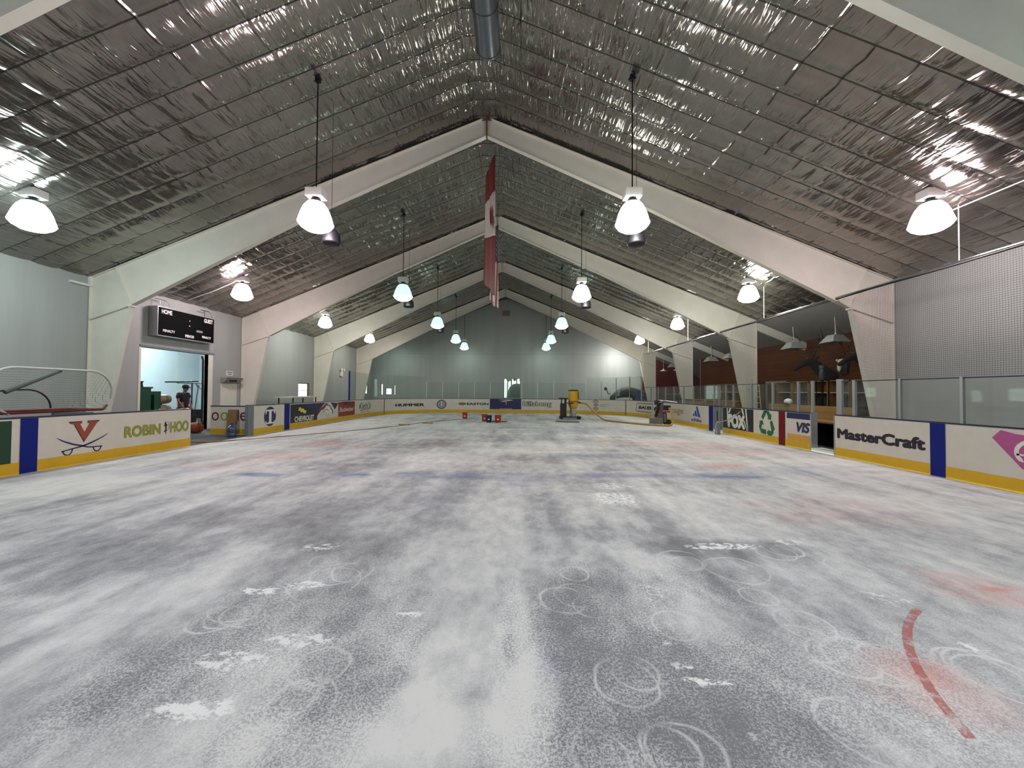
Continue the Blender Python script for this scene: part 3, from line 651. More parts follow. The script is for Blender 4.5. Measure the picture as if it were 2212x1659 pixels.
A=board('dasher_board','near left rink board with crossed sabres and olive lettering, ending at the gate',-5.5,10.69)
g=art(A,'advert_panel',P_green,box=(5.2,6.86,.2,1.0),off=.004,lab='dark green advert panel')
gl=art(g,'logo',P_gold,polys=[arc_pts(6.5,.6,.17,.26,0,350,20)],off=.008); gl['label']='yellow rounded logo cut by the photo edge'
art(A,'blue_stripe',M_blue,box=(6.98,7.24,0,HB-.03),off=.012)
V=[(7.75,.91),(7.98,.91),(7.98,.885),(7.94,.865),(8.035,.665),(8.135,.865),(8.09,.885),(8.09,.91),(8.32,.91),(8.32,.89),(8.27,.85),(8.03,.455),(7.83,.86),(7.75,.885)]
art(A,'logo_outline',P_navy,polys=[V],off=.006)
cx=8.035; art(A,'logo',P_rust,polys=[[(cx+(x-cx)*.91,.70+(z-.70)*.91) for x,z in V]],off=.010,lab='rust orange serif letter V')
sab=[stroke_poly([(7.55,.60),(7.63,.54),(7.72,.49),(7.85,.43),(7.98,.39),(8.1,.345),(8.2,.33)],[.006,.02,.028,.032,.03,.026,.022]),stroke_poly([(8.18,.332),(8.39,.325)],.024),
     stroke_poly([(8.5,.59),(8.4,.53),(8.27,.47),(8.15,.42),(8.02,.38),(7.92,.36),(7.82,.345)],[.006,.02,.028,.032,.03,.026,.022]),stroke_poly([(7.84,.348),(7.63,.31)],.024),
     stroke_poly(arc_pts(8.29,.325,.075,.095,180,360,10),.022),stroke_poly(arc_pts(7.74,.325,.08,.1,180,365,10),.022)]
art(A,'crossed_sabres',P_navy,polys=sab,off=.006)
art(A,'lettering',P_olive,text='ROBIN',box=(8.86,9.78,.435,.715),bold=.045,off=.006)
art(A,'lettering',P_olive,text='HOO',box=(10.05,10.62,.43,.735),bold=.045,off=.006)
arch=[[(9.90,.70),(9.935,.70),(9.95,.66),(9.99,.665),(9.99,.645),(9.95,.64),(9.945,.56),(9.955,.50),(9.94,.41),(9.925,.41),(9.93,.5),(9.9,.52),(9.87,.49),(9.865,.475),(9.90,.49),(9.915,.55),(9.905,.62),(9.87,.63),(9.86,.645),(9.90,.655),(9.88,.68)],
      arc_pts(9.915,.715,.022,.026,0,350,10)]
art(A,'archer_figure',P_black,polys=arch,off=.006)
art(A,'archer_bow',P_grey,polys=[stroke_poly(arc_pts(9.95,.63,.07,.12,-75,85,12),.008)],off=.006)
# dark matting in the gateway
b=MB(); b.box(-12.3,-9.24,10.75,13.25,-.006,.004); tag(b.build('floor_mat',M_mat,loc=(-10.8,12,0)),'dark grey rubber matting in the open machine gateway','floor mat')
# gate leaf swung outwards
gA,gB=Vector((-9.40,13.30)),Vector((-10.85,13.36)); gd=(gA-gB).normalized(); gn=Vector((gd.y,-gd.x))
t=thing('gate_leaf','swung-open machine gate leaf with multicoloured lettering behind water jug','gate',(-10.1,13.36,0))
def gp(u,z,h): p=gB+gd*u+gn*h; return (p.x,p.y,z)
GLn=(gA-gB).length
def gbox(u0,u1,z0,z1,h0,h1):
    b=MB(); b.add([gp(u,z,h) for h in (h0,h1) for z in (z0,z1) for u in (u0,u1)],[(0,1,3,2),(4,6,7,5),(0,4,5,1),(2,3,7,6),(0,2,6,4),(1,5,7,3)]); return b
gbox(0,GLn,.03,1.0,-.05,0).build('panel',M_white,t,smooth=False); gbox(0,GLn,.03,.21,0,.008).build('kick_plate',M_yellow,t,smooth=False); gbox(-.01,GLn,1.0,1.03,-.08,.015).build('cap_rail',M_navy,t,smooth=False)
def gtext(body,u0,u1,z0,z1,m,lab=None,bold=0,name='lettering'):
    vs,fs=text_geom(body,bold); b=MB(); b.add([gp(u0+(u1-u0)*x,z0+(z1-z0)*y,.006+k*.0004) for x,y,k in vs],fs); o=b.build(name,m,t,smooth=False,fix=False)
    if lab: o['label']=lab
gtext('o',.04,.31,.50,.80,P_wine,'dark red letter'); gtext('o',.37,.65,.50,.80,P_olive,'olive letter'); gtext('g',.72,.97,.34,.80,P_navy,'navy letter'); gtext('l',1.0,1.04,.50,.90,P_green,'green letter'); gtext('e',1.09,1.33,.50,.80,P_wine,'dark red letter'); gtext('TM',1.36,1.41,.76,.79,P_grey)
# hinge post
b=MB(); b.box(-9.33,-9.22,12.95,13.24,0,HB+.02); tag(b.build('gate_post',M_grey,loc=(-9.28,13.1,0),smooth=False),'grey metal gate post left of the round blue logo board','post')
D=board('dasher_board','far left curved rink board with black car advert, horse head and red beer advert',13.27,25.41)
art(D,'round_logo',P_navy,polys=[arc_pts(14.165,.605,.34,.365,0,352,36)],off=.006,lab='navy round logo')
tt=[(13.90,.86),(14.42,.86),(14.44,.70),(14.40,.70),(14.36,.80),(14.235,.80),(14.235,.41),(14.32,.36),(14.42,.44),(14.44,.42),(14.40,.33),(13.93,.33),(13.89,.42),(13.91,.44),(14.01,.36),(14.095,.41),(14.095,.80),(13.97,.80),(13.93,.70),(13.89,.70)]
art(D,'logo_letter',P_cream,polys=[tt],off=.010,lab='white letter T')
art(D,'blue_stripe',M_blue,box=(15.04,15.38,0,HB-.03),off=.012)
q=art(D,'advert_panel',P_black,box=(15.44,17.54,.23,1.0),off=.004,lab='black car maker advert panel')
art(q,'swoosh',P_navy,polys=[[(16.3,1.0),(17.54,1.0),(17.54,.62),(17.1,.70),(16.7,.80)]],off=.008)
art(q,'bow_tie_logo',P_gold,polys=[[(16.05,.86),(16.2,.86),(16.2,.80),(16.42,.80),(16.42,.74),(16.62,.70),(16.55,.58),(16.38,.60),(16.38,.64),(16.16,.66),(16.16,.72),(16.0,.72)]],off=.010)
art(q,'lettering',P_cream,text='CHEVROLET',box=(15.73,17.25,.255,.49),bold=.04,off=.010)
art(D,'blue_pennant',P_navy,polys=[[(17.54,1.0),(18.25,1.0),(17.95,.84),(17.54,.56)],[(18.8,1.0),(19.62,.93),(19.25,.62)],[(20.0,.99),(21.0,1.0),(20.55,.78)]],off=.0065)
art(D,'red_swoosh',P_wine,polys=[[(17.54,.56),(18.0,.84),(18.0,.74),(17.54,.42)]],off=.009)
hs=[(17.95,.62),(18.05,.80),(18.25,.93),(18.42,.95),(18.46,.88),(18.62,.87),(18.8,.78),(19.0,.62),(19.08,.50),(19.0,.42),(18.85,.46),(18.75,.50),(18.62,.47),(18.56,.38),(18.5,.30),(18.45,.42),(18.38,.55),(18.2,.58)]
art(D,'horse_head_logo',P_navy,polys=[hs],off=.010)
art(D,'horse_head_logo',P_cream,polys=[[(18.02+(x-18.0)*.9,.02+z*.94) for x,z in hs]],off=.013,lab='white inner face of horse head')
art(D,'horse_mane',P_rust,polys=[[(17.95,.68),(18.08,.84),(18.27,.96),(18.46,.98),(18.5,.90),(18.35,.84),(18.2,.74),(18.1,.66)]],off=.016)
art(D,'horse_lines',P_navy,polys=[stroke_poly([(18.1,.56),(18.3,.66),(18.5,.66),(18.62,.58)],.03),stroke_poly([(18.75,.66),(18.85,.70)],.03),stroke_poly([(18.9,.47),(18.98,.50)],.02)],off=.016)
q=art(D,'advert_panel',P_red,box=(19.62,21.64,.19,.98),off=.004,lab='red beer advert panel')
art(q,'lettering',P_cream,text='Budweiser',box=(19.75,21.5,.46,.70),bold=.005,shear=.3,off=.009)
art(q,'dark_band',P_wine,polys=[[(20.3,.98),(21.64,.98),(21.64,.86),(20.9,.80)]],off=.007)
art(D,'lettering',P_black,text="Kiehl's",box=(22.2,24.0,.50,.88),shear=.35,off=.006)
art(D,'underline',P_black,polys=[stroke_poly([(22.4,.40),(22.9,.46),(23.9,.46)],.03)],off=.006)
art(D,'lettering',P_grey,text='SINCE 1851',box=(22.5,23.8,.28,.34),off=.006,lab='small grey caption')
E_=board('dasher_board','straight back rink board with seven adverts and a navy panel',25.46,43.74)
M_joint=c('joint_dark_red','4c1d14')
b=MB()
for nm,s in (('left',25.435),('right',43.77)):
    b=MB(); strip(b,s-.025,s+.025,0,HB-.02,-.02,.012); p_=bp(s); tag(b.build('board_joint',M_joint,loc=(p_[0],p_[1],0),smooth=False),'thin brown joint strip at the %s end of the back boards'%nm,'joint strip')
art(E_,'lettering',P_black,text='HUMMER',box=(26.41,28.67,.49,.69),bold=.05,off=.006)
art(E_,'round_logo',P_grey,polys=[arc_pts(29.92,.61,.36,.345,0,352,36)],off=.006,lab='grey round coffee emblem')
art(E_,'emblem_ring',P_cream,polys=[stroke_poly(arc_pts(29.92,.61,.235,.225,a,a+62,8),.03) for a in range(0,360,60)],off=.028)
art(E_,'emblem_figure',P_cream,polys=[stroke_poly([(29.92,.46),(29.92,.72)],.1),stroke_poly([(29.80,.48),(29.76,.62),(29.82,.74)],.03),stroke_poly([(30.04,.48),(30.08,.62),(30.02,.74)],.03),arc_pts(29.92,.76,.05,.045,0,340,10)],off=.028)
for k in range(14):
    pass
art(E_,'oval_logo',P_brown,polys=[arc_pts(31.46,.66,.30,.10,0,352,28)],off=.006)
art(E_,'oval_mark',P_tan,polys=[stroke_poly([(31.28,.63),(31.42,.70),(31.5,.63),(31.64,.70)],.02)],off=.009)
art(E_,'lettering',P_black,text='EASTON',box=(31.80,33.42,.57,.74),bold=.04,off=.006)
q=art(E_,'advert_panel',P_navy,box=(33.52,35.86,.27,1.03),off=.016,lab='navy advert panel')
art(q,'swoosh',P_cream,polys=[stroke_poly([(34.2,.97),(34.9,.98),(35.25,.95),(34.9,.91),(34.4,.88)],[.01,.05,.06,.04,.01]),stroke_poly([(34.35,.82),(34.62,.85),(34.74,.82),(34.74,.60)],[.02,.04,.04,.02])],off=.02)
art(q,'lettering',P_cream,text='POWERADE',box=(34.25,35.2,.29,.34),shear=.3,off=.02)
art(E_,'lettering_outline',P_black,text='Billabong',box=(35.97,38.12,.40,.90),bold=.07,off=.006,lab='thick black outline lettering')
art(E_,'lettering',P_cream,text='Billabong',box=(36.02,38.07,.435,.865),bold=.0,off=.010,lab='white inner lettering')
wv=[]
for k,rr in enumerate((.10,.19,.28)):
    wv+= [stroke_poly(arc_pts(41.38,.68,rr*.9,rr*1.2,35,145,10),.04),stroke_poly(arc_pts(41.38,.63,rr*.9,rr*1.2,215,325,10),.04)]
art(E_,'wave_logo',P_wine,polys=wv,off=.006); art(E_,'lettering',P_wine,text='XM',box=(41.2,41.58,.60,.72),bold=.04,off=.008)
art(E_,'lettering',P_grey,text='SATELLITE',box=(41.70,42.42,.665,.735),off=.006,lab='small grey lettering, upper line'); art(E_,'lettering',P_grey,text='RADIO',box=(41.70,42.12,.55,.62),off=.006,lab='small grey lettering, lower line')
F_=board('dasher_board','far right curved rink board with boxed black lettering and blue three-bar logo',43.80,54.01)
bx=[(44.82,.88),(47.02,.90),(46.88,.37),(44.72,.36)]
art(F_,'logo_frame',P_black,polys=[stroke_poly([bx[k],bx[(k+1)%4]],.03) for k in range(4)],off=.006)
art(F_,'lettering',P_black,text='BAUER',box=(45.0,46.78,.52,.73),bold=.05,shear=.15,off=.006)
art(F_,'lettering',P_orange,text='vonage',box=(48.75,51.2,.44,.75),off=.006,lab='orange lettering partly hidden by the floor grinder')
def tri(x0,x1,z0,dx,h): return [(x0,z0),(x1,z0),(x1-dx*.0-(x1-x0)*0+(-h*.42),z0+h),(x0-h*.42,z0+h)]
art(F_,'three_bar_logo',P_blue,polys=[[(52.16,.53),(52.38,.52),(52.30,.66),(52.22,.62)],[(52.42,.52),(52.63,.51),(52.46,.81),(52.33,.72)],[(52.68,.50),(52.92,.49),(52.62,.99),(52.48,.94)]],off=.006)
art(F_,'lettering',P_blue,text='adidas',box=(52.02,53.0,.275,.44),bold=.02,off=.006)
art(F_,'blue_stripe',M_blue,box=(53.66,54.0,0,HB-.03),off=.012)
# closed grey player gate
G_=thing('player_gate','narrow grey metal player gate beside the black fox advert','gate',(XR+.05,L1-(54.37-L4),0))
b=MB(); strip(b,54.03,54.71,.12,HB-.03,-.05,-.005); b.build('door_panel',M_grey,G_,smooth=False)
b=MB(); strip(b,54.02,54.72,HB-.03,HB,-.11,.015); b.build('cap_rail',M_navy,G_,smooth=False)
b=MB(); strip(b,54.30,54.34,.45,.85,-.005,.01); b.build('slot',M_black,G_,smooth=False); b=MB(); strip(b,54.5,54.56,.12,HB-.03,-.005,.01); b.build('edge_post',M_alu,G_,smooth=False)
b=MB(); strip(b,54.02,54.72,0,.11,-.08,.0); b.build('threshold',M_offwhite,G_,smooth=False)
H_=board('dasher_board','right rink board with black fox advert, green arrows and dark red stripe',54.73,59.24)
q=art(H_,'advert_panel',P_black,box=(54.75,56.69,.23,1.02),off=.004,lab='black advert panel')
art(q,'lettering',P_cream,text='FOX',box=(55.12,56.22,.27,.80),bold=.075,off=.008)
art(q,'searchlight_beams',P_cream,polys=[[(55.04,1.01),(55.10,1.01),(55.12,.82),(55.08,.3)],[(55.24,1.02),(55.34,1.02),(55.24,.84),(55.13,.82)],[(55.98,1.02),(56.08,1.02),(56.16,.82),(56.08,.80)],[(56.22,1.02),(56.30,1.02),(56.40,.24),(56.30,.5)],[(56.10,.6),(56.16,.62),(56.36,.24),(56.33,.24)]],off=.008)
rc=(57.40,.62); ar=[]
for pl_ in ([(.15,.72),(.33,1),(.5,1),(.43,.84),(.27,.62)],[(.37,1),(.62,1),(.75,.85),(.80,.88),(.77,.63),(.54,.68),(.60,.73),(.5,.90)],[(.70,.57),(.84,.62),(1.0,.28),(.88,.17),(.80,.22)],[(.94,.15),(.80,0),(.64,0),(.64,-.05),(.50,.10),(.62,.25),(.62,.2),(.86,.2)],[(.14,.05),(.46,.02),(.46,.22),(.2,.24),(.08,.16)],[(.06,.15),(0,.32),(.06,.50),(.0,.54),(.22,.60),(.31,.40),(.23,.44),(.14,.30),(.18,.25)]):
    ar.append([(57.0+.78*u_,.22+.80*v_) for u_,v_ in pl_])
outer=[]
for k in range(3):
    a0=90+120*k
    def pt(r,a): return (rc[0]+r*.98*math.cos(math.radians(a)),rc[1]-.04+r*1.0*math.sin(math.radians(a)))
    break
    ar.append([pt(.42,a0-16),pt(.42,a0+16),pt(.36,a0+44),pt(.20,a0+40),pt(.25,a0+8),pt(.24,a0-20)])
    ar.append([pt(.42,a0-18),pt(.37,a0-46),pt(.40,a0-58),pt(.26,a0-60),pt(.17,a0-40),pt(.21,a0-44),pt(.25,a0-22)])
art(H_,'three_arrow_logo',P_recg,polys=ar,off=.006)
art(H_,'red_stripe',M_red,box=(57.97,58.25,0,HB-.03),off=.012)
art(H_,'advert_band',P_navy,box=(58.32,59.23,.85,1.02),off=.006,lab='navy band'); art(H_,'advert_band',P_tan,box=(58.34,59.23,.215,.395),off=.006,lab='tan band')
art(H_,'lettering',P_navy,text='VIS',box=(58.72,59.235,.465,.765),bold=.045,shear=.25,off=.006)
# opening with jambs
b=MB(); strip(b,59.245,59.275,.10,HB,-.17,.0); tag(b.build('gate_jamb',M_alu,loc=(XR+.2,L1-(59.26-L4),0),smooth=False),'grey metal jamb on the far side of the open player doorway','jamb')
b=MB(); strip(b,60.02,60.05,0.0,HB,-.3,.0); tag(b.build('gate_jamb',M_alu,loc=(XR+.15,L1-(60.03-L4),0),smooth=False),'grey metal jamb beside the board with black curved lettering','jamb')
b=MB(); strip(b,59.26,60.03,0.0,.09,-.3,.0); tag(b.build('door_sill',M_offwhite,loc=(XR+.15,L1-(59.65-L4),0),smooth=False),'off-white sill under the open player doorway','sill')
I_=board('dasher_board','near right rink board with black curved lettering and pink heart logo',60.06,74.5)
art(I_,'lettering',c('print_plum_black','150c22'),text='MasterCraft',box=(60.13,62.23,.46,.72),bold=.05,off=.006)
art(I_,'blue_stripe',M_blue,box=(62.32,62.585,0,HB-.03),off=.012)
hrt=[(63.30,.86),(63.42,1.0),(63.62,.95),(63.95,.93),(64.28,.95),(64.48,1.0),(64.6,.86),(64.3,.42),(63.95,.26),(63.68,.40)]
art(I_,'heart_logo',P_pink,polys=[hrt],off=.006); art(I_,'heart_cutout',P_cream,polys=[stroke_poly(arc_pts(63.86,.66,.24,.20,10,230,16),[.02]+[.06]*15+[.02]),stroke_poly([(63.62,.62),(63.8,.62),(63.95,.50),(64.1,.62),(64.3,.62)],.03)],off=.010)
# ------------------------------------------------------------------ rink glass and posts
BZ=HB
def glass_run(edges,ztop,where,order_from,postlab=True,cap=False,pw=.05,skip=()):
    n=len(edges)-1
    for k in range(n):
        if k in skip: continue
        s0,s1=edges[k]+.03,edges[k+1]-.03
        if s1-s0<.08: continue
        b=MB(); zt=ztop[k] if isinstance(ztop,(list,tuple)) else ztop
        strip(b,s0,s1,BZ+.002,zt,-.056,-.044,.3); p_=bp((s0+s1)/2,-.05)
        tag(b.build('rink_glass',M_glass,loc=(p_[0],p_[1],BZ),smooth=False),'clear glass pane %s, %s from %s'%(where,ORD[k+1] if k+1<len(ORD) else 'last',order_from),'glass pane','clear panes '+where)
        if cap:
            b=MB(); strip(b,edges[k]+.001,edges[k+1]-.001,zt,zt+.022,-.065,-.035,.3); p_=bp((s0+s1)/2,-.05)
            tag(b.build('top_rail',M_navy,loc=(p_[0],p_[1],zt),smooth=False),'dark top rail length %s, %s from %s'%(where,ORD[k+1],order_from),'rail','dark rail lengths '+where)
def post(s,zt,label,group,w=.045,m=None,z0=BZ):
    b=MB(); strip(b,s-w/2,s+w/2,z0,zt,-.075,-.025,1); p_=bp(s,-.05)
    tag(b.build('glass_post',m or M_alu,loc=(p_[0],p_[1],z0),smooth=False),label,'post',group)
# left corner: tall frameless panes from the dark post
post(21.0,2.68,'tall dark blue end post where the left corner glass begins','glass posts',.10,M_blue)
glass_run([21.0,23.6,26.2,28.82],2.66,'in the tall left corner run','the dark blue post')
bs=[28.82,29.98,31.16,32.36,33.54,34.71,35.9,37.07,38.28,39.48,40.62]
glass_run(bs,2.25,'low along the back boards','the left')
for k,s in enumerate(bs): post(s,2.25,'slim aluminium post on the back boards, %s from the left'%ORD[k+1],'aluminium posts on the back boards')
cs=[40.68,41.77,42.92,44.07,45.24]
glass_run(cs,2.64,'in the tall right corner run','the left')
for k,s in enumerate(cs[1:]): post(s,(2.36,2.6,2.66,2.62)[k],'slim post of the tall right corner glass, %s from the left'%ORD[k+1],'posts in the tall right corner run')
rs=[45.28,46.58,47.72,48.83,49.94,51.11,52.14,53.27,54.01,54.41,54.89,55.41,56.52,57.63,58.74,59.27]
zt=[2.0,2.0,2.0,1.98,1.95,1.92,1.90,1.88,1.86,1.86,1.86,1.86,1.86,1.86,1.86]
glass_run(rs,1.9,'on the far right boards','the back corner',cap=True)
for k,s in enumerate(rs): post(s,1.92 if k<13 else 1.95,'aluminium glass post on the far right boards, %s from the back corner'%ORD[k+1],'posts on the far right boards',.045 if k<12 else .07)
ns=[60.10,60.58,61.69,62.83,63.95,65.1,66.3,67.5]
glass_run(ns,1.9,'on the near right boards','the player doorway',cap=True)
post(60.16,1.97,'wide double aluminium post beside the player doorway','posts on the near right boards',.16)
for k,s in enumerate(ns[1:]): post(s,1.93,'aluminium post on the near right boards, %s from the doorway'%ORD[k+1],'posts on the near right boards',.08 if k==0 else .05)
# ---- netting and its pipe
NX=9.2
b=MB(); b.add([(NX,YN+.5,1.97),(NX,27.5,1.97),(NX,27.5,4.33),(NX,YN+.5,4.33)],[(0,1,2,3)])
tag(b.build('safety_net',net_mat('net_cord',.042,.0045,'1c1820'),loc=(NX,10,1.0),smooth=False,fix=False),'dark square-mesh safety net hanging along the right side','net')
t=thing('net_pipe','silver pipe with black cord carrying the net along the right side','pipe',(NX,10,4.36))
b=MB(); b.tube([(NX,YN+.4,4.37),(NX,27.6,4.37)],.022,8); b.build('pipe',M_chrome,t)
b=MB(); b.tube([(NX,yy,4.325+.008*math.sin(yy*2.1)) for yy in np.arange(YN+.5,27.5,.5)],.02,6); b.build('cord',M_black,t)
for yy in (1.75,7.94,14.16,20.4,26.5):
    b=MB(); b.tube([(NX,yy,4.37),(NX,yy,roofz(NX)-.01)],.009,6); b.build('drop_rod',M_offwhite,t)
t=thing('ceiling_conduit','thin pale conduit along the foil ceiling above the net pipe','conduit',(NX,4,roofz(NX)-.05)); b=MB(); b.tube([(NX,YN+.5,roofz(NX)-.06),(NX,9.0,roofz(NX)-.06)],.012,6); b.build('pipe',M_offwhite,t)
for yy in (0.5,4.0,8.6):
    b=MB(); b.box(NX-.02,NX+.02,yy-.02,yy+.02,roofz(NX)-.07,roofz(NX)+.02); b.build('clip',M_alu,t,smooth=False)
b=MB(); b.tube([(-12.3,14.0,roofz(-12.3)-.05),(-11.4,14.05,5.3),(-10.75,14.1,5.62),(-10.42,14.12,5.8)],.012,6)
tag(b.build('lamp_wire',M_offwhite,loc=(-11.4,14,5.4)),'pale sagging wire running to the far left lamp of the second row','wire')

# ------------------------------------------------------------------ windows
M_pane=glass_mat('window_glass',(.92,.97,.95),.06)
M_sash=mat('window_frame_brown','7a5a48',.5,0,.1)
def window_x(idx,y0,y1,z0,z1,bars=True):
    w=bpy.data.objects.new('window_%d'%idx,None); col.objects.link(w); w.location=(WL-.08,(y0+y1)/2,z0); struct(w)
    b=MB(); f=.05
    b.box(WL-.13,WL-.02,y0,y0+f,z0,z1); b.box(WL-.13,WL-.02,y1-f,y1,z0,z1); b.box(WL-.13,WL-.02,y0,y1,z0,z0+f); b.box(WL-.13,WL-.02,y0,y1,z1-f,z1)
    if bars: b.box(WL-.10,WL-.06,y0,y1,(z0+z1)/2-.03,(z0+z1)/2)
    b.build('window_frame',M_sash,w,smooth=False)
    b=MB(); b.box(WL-.085,WL-.079,y0+f,y1-f,z0+f,z1-f); b.build('pane',M_pane,w,smooth=False)
def window_y(idx,x0,x1,z0,z1):
    w=bpy.data.objects.new('window_%d'%idx,None); col.objects.link(w); w.location=((x0+x1)/2,YE+.08,z0); struct(w)
    b=MB(); f=.035; y0,y1=YE+.02,YE+.13
    b.box(x0,x0+f,y0,y1,z0,z1); b.box(x1-f,x1,y0,y1,z0,z1); b.box(x0,x1,y0,y1,z0,z0+f); b.box(x0,x1,y0,y1,z1-f,z1)
    b.build('window_frame',M_sash,w,smooth=False)
    b=MB(); b.box(x0+f,x1-f,YE+.079,YE+.085,z0+f,z1-f); b.build('pane',M_pane,w,smooth=False)
for k,h in enumerate(LW): window_x(k+1,*h)
for k,h in enumerate(EW): window_y(k+4,*h)
# outdoors beyond the back window: ground, trees, a covered heap
b=MB(); b.box(-30,30,YE+.3,70,-.3,-.06); tag(b.build('lawn',mat('lawn','5b6b3c',.9,0,.3,.8,bump=.3),loc=(0,50,-.1)),'pale green ground outside the back window','lawn')
M_bark=mat('pale_bark','8d9080',.8,0,.35,3); M_leaf=mat('foliage','6f8a58',.8,0,.4,2)
for k,(x,y,h) in enumerate([(-1.6,38,7),(-1.0,42,8),(-.55,39.5,7),(.0,41,8),(.45,43,9),(.9,40,7),(-2.3,44,8),(1.5,45,9)]):
    t=thing('tree',"slim pale tree outside the back window, %s from the left"%ORD[[2,3,4,5,6,7,1,8][k]],'tree',(x,y,-.05),'trees outside the back window')
    b=MB(); b.tube([(x,y,-.05),(x+.05,y,h*.5),(x-.03,y,h)],[.09,.07,.03],8); b.build('trunk',M_bark,t)
    b=MB(); rr=random.Random(k)
    for q in range(26):
        b.ball((x+rr.uniform(-.4,.4),y+rr.uniform(-.4,.4),h*.38+rr.uniform(0,h*.6)),(rr.uniform(.18,.4),rr.uniform(.18,.4),rr.uniform(.12,.25)),7,5)
    b.build('crown',M_leaf,t)
b=MB(); b.lathe([(.001,2.35),(.35,2.3),(.7,2.0),(.95,1.3),(1.0,.5),(1.02,-.05)],(.05,35.4,0),18); b.box(-.9,1.0,34.6,35.9,-.05,.5)
tag(b.build('covered_heap',mat('grey_tarp','24261f',.8,0,.15,2,bump=.3),loc=(.05,35.2,0)),'dark grey rounded shape just outside the back window','tarp')
# end-wall vent
t=thing('wall_vent','small square beige vent high in the back wall peak','vent',(-.92,YE-.03,8.37)); b=MB(); b.box(-1.26,-.58,YE-.05,YE,8.12,8.62); b.build('frame',mat('vent_beige','8a857a',.6,0,.1),t,smooth=False)
b=MB()
for k in range(6): b.box(-1.22,-.62,YE-.062,YE-.05,8.16+k*.075,8.19+k*.075)
b.build('louvre',mat('vent_dark','55524c',.6,0,.1),t,smooth=False)

# ------------------------------------------------------------------ left side: scoreboard, doorway, wall boxes
t=thing('scoreboard','black scoreboard with white lettering on left wall above the open doorway','scoreboard',(-12.4,14,3.45))
SX=-12.27; b=MB(); b.box(WL+.02,SX-.005,12.77,15.2,3.44,4.46); b.build('cabinet',M_alu,t,smooth=False)
b=MB(); b.box(SX-.005,SX+.004,12.80,15.17,3.47,4.43); b.build('face',mat('scoreboard_black','050507',.8,0,.2,spec=.1),t,smooth=False)
M_lit=mat('sign_white','e4e0dc',.5,0,.03)
def wtext(body,y0,y1,z0,z1,parent,x,m,bold=.035,name='lettering'):
    vs,fs=text_geom(body,bold); b=MB(); b.add([(x+k*.0004,y0+(y1-y0)*u,z0+(z1-z0)*v) for u,v,k in vs],fs); return b.build(name,m,parent,smooth=False,fix=False)
sx=SX+.008
wtext('HOME',12.90,13.30,4.22,4.38,t,sx,M_lit); wtext('GUEST',14.68,15.10,4.22,4.38,t,sx,M_lit)
wtext('PENALTY',12.96,13.42,3.60,3.69,t,sx,M_lit); wtext('PERIOD',13.85,14.23,3.53,3.63,t,sx,M_lit); wtext('PENALTY',14.60,15.02,3.60,3.69,t,sx,M_lit)
b=MB(); b.add([(sx,14.03+.02*math.cos(a),zz+.02*math.sin(a)) for zz in (4.16,) for a in np.linspace(0,2*PI,13)[:-1]],[tuple(range(12))]); b.add([(sx,14.03+.02*math.cos(a),zz+.02*math.sin(a)) for zz in (3.97,) for a in np.linspace(0,2*PI,13)[:-1]],[tuple(range(12))])
b.build('colon',M_lit,t,smooth=False,fix=False)
b=MB(); b.box(SX+.004,SX+.008,14.34,14.62,3.79,3.87); b.build('name_plate',mat('plate_grey','8a8a8c',.4,.3,.2,30),t,smooth=False)
for yy in (12.98,14.85):
    b=MB(); b.tube([(-12.4,yy,4.46),(-12.4,yy,4.72)],.008,5); b.tube([(-12.4,yy-.18,4.72),(-12.4,yy+.22,4.72)],.014,5); b.tube([(-12.4,yy+.2,4.72),(-12.38,yy+.32,4.62),(-12.38,yy+.36,4.47)],.006,5); b.build('hanger',M_dark if yy>14 else M_alu,t)
# doorway trim
dn=bpy.data.objects.new('door_1',None); col.objects.link(dn); dn.location=(WL,13.94,0); struct(dn)
b=MB(); b.box(WL-.2,WL+.012,15.33,15.56,0,3.02); b.build('jamb',M_frame,dn,smooth=False)
b=MB(); b.box(WL-.2,WL+.02,12.50,15.62,3.02,3.10); b.build('door_head',M_grey,dn,smooth=False)
b=MB(); b.box(WL-.2,WL+.012,12.47,12.55,0,3.02); b.build('jamb',M_frame,dn,smooth=False)
b=MB(); b.tube([(WL-.16,15.27,0),(WL-.16,15.27,2.8),(WL-.2,15.25,2.95)],.035,8); b.build('door_track',M_dark,dn)
# recessed wall panel and box
b=MB(); b.box(WL,WL+.02,16.0,16.92,0,1.9); struct(b.build('trim_2',M_frame,smooth=False))
t=thing('wall_box','shallow hooded grey box on left wall right of the doorway','wall box',(WL+.1,16.45,2.0)); b=MB(); b.prism([(0,1.88),(0,2.12),(.30,2.12),(.22,1.98),(.1,1.88)],lambda u,v,h:(WL+u,h,v),15.98,16.95); b.build('hood',mat('box_grey','8e8a86',.5,.2,.06),t,smooth=False)
b=MB(); b.box(WL+.225,WL+.245,16.2,16.62,1.93,2.04); b.build('opening',M_black,t,smooth=False)
t=thing('notice_sign','small white notice sign above the hooded wall box','sign',(WL,16.5,2.25)); b=MB(); b.box(WL,WL+.012,16.3,16.68,2.21,2.42); b.build('plate',M_offwhite,t,smooth=False)
b=MB(); b.box(WL+.012,WL+.016,16.34,16.64,2.34,2.375); b.box(WL+.012,WL+.016,16.38,16.6,2.26,2.295); b.build('printed_lines',P_grey,t,smooth=False)
t=thing('wall_bracket','white L-shaped steel bracket at the eave beside the nearest frame','bracket',(WL+.1,10.75,4.7)); b=MB(); b.box(WL,WL+.08,10.93,11.0,4.62,5.0); b.box(WL,WL+.07,10.45,10.95,4.6,4.66); b.build('angle',M_offwhite,t,smooth=False)
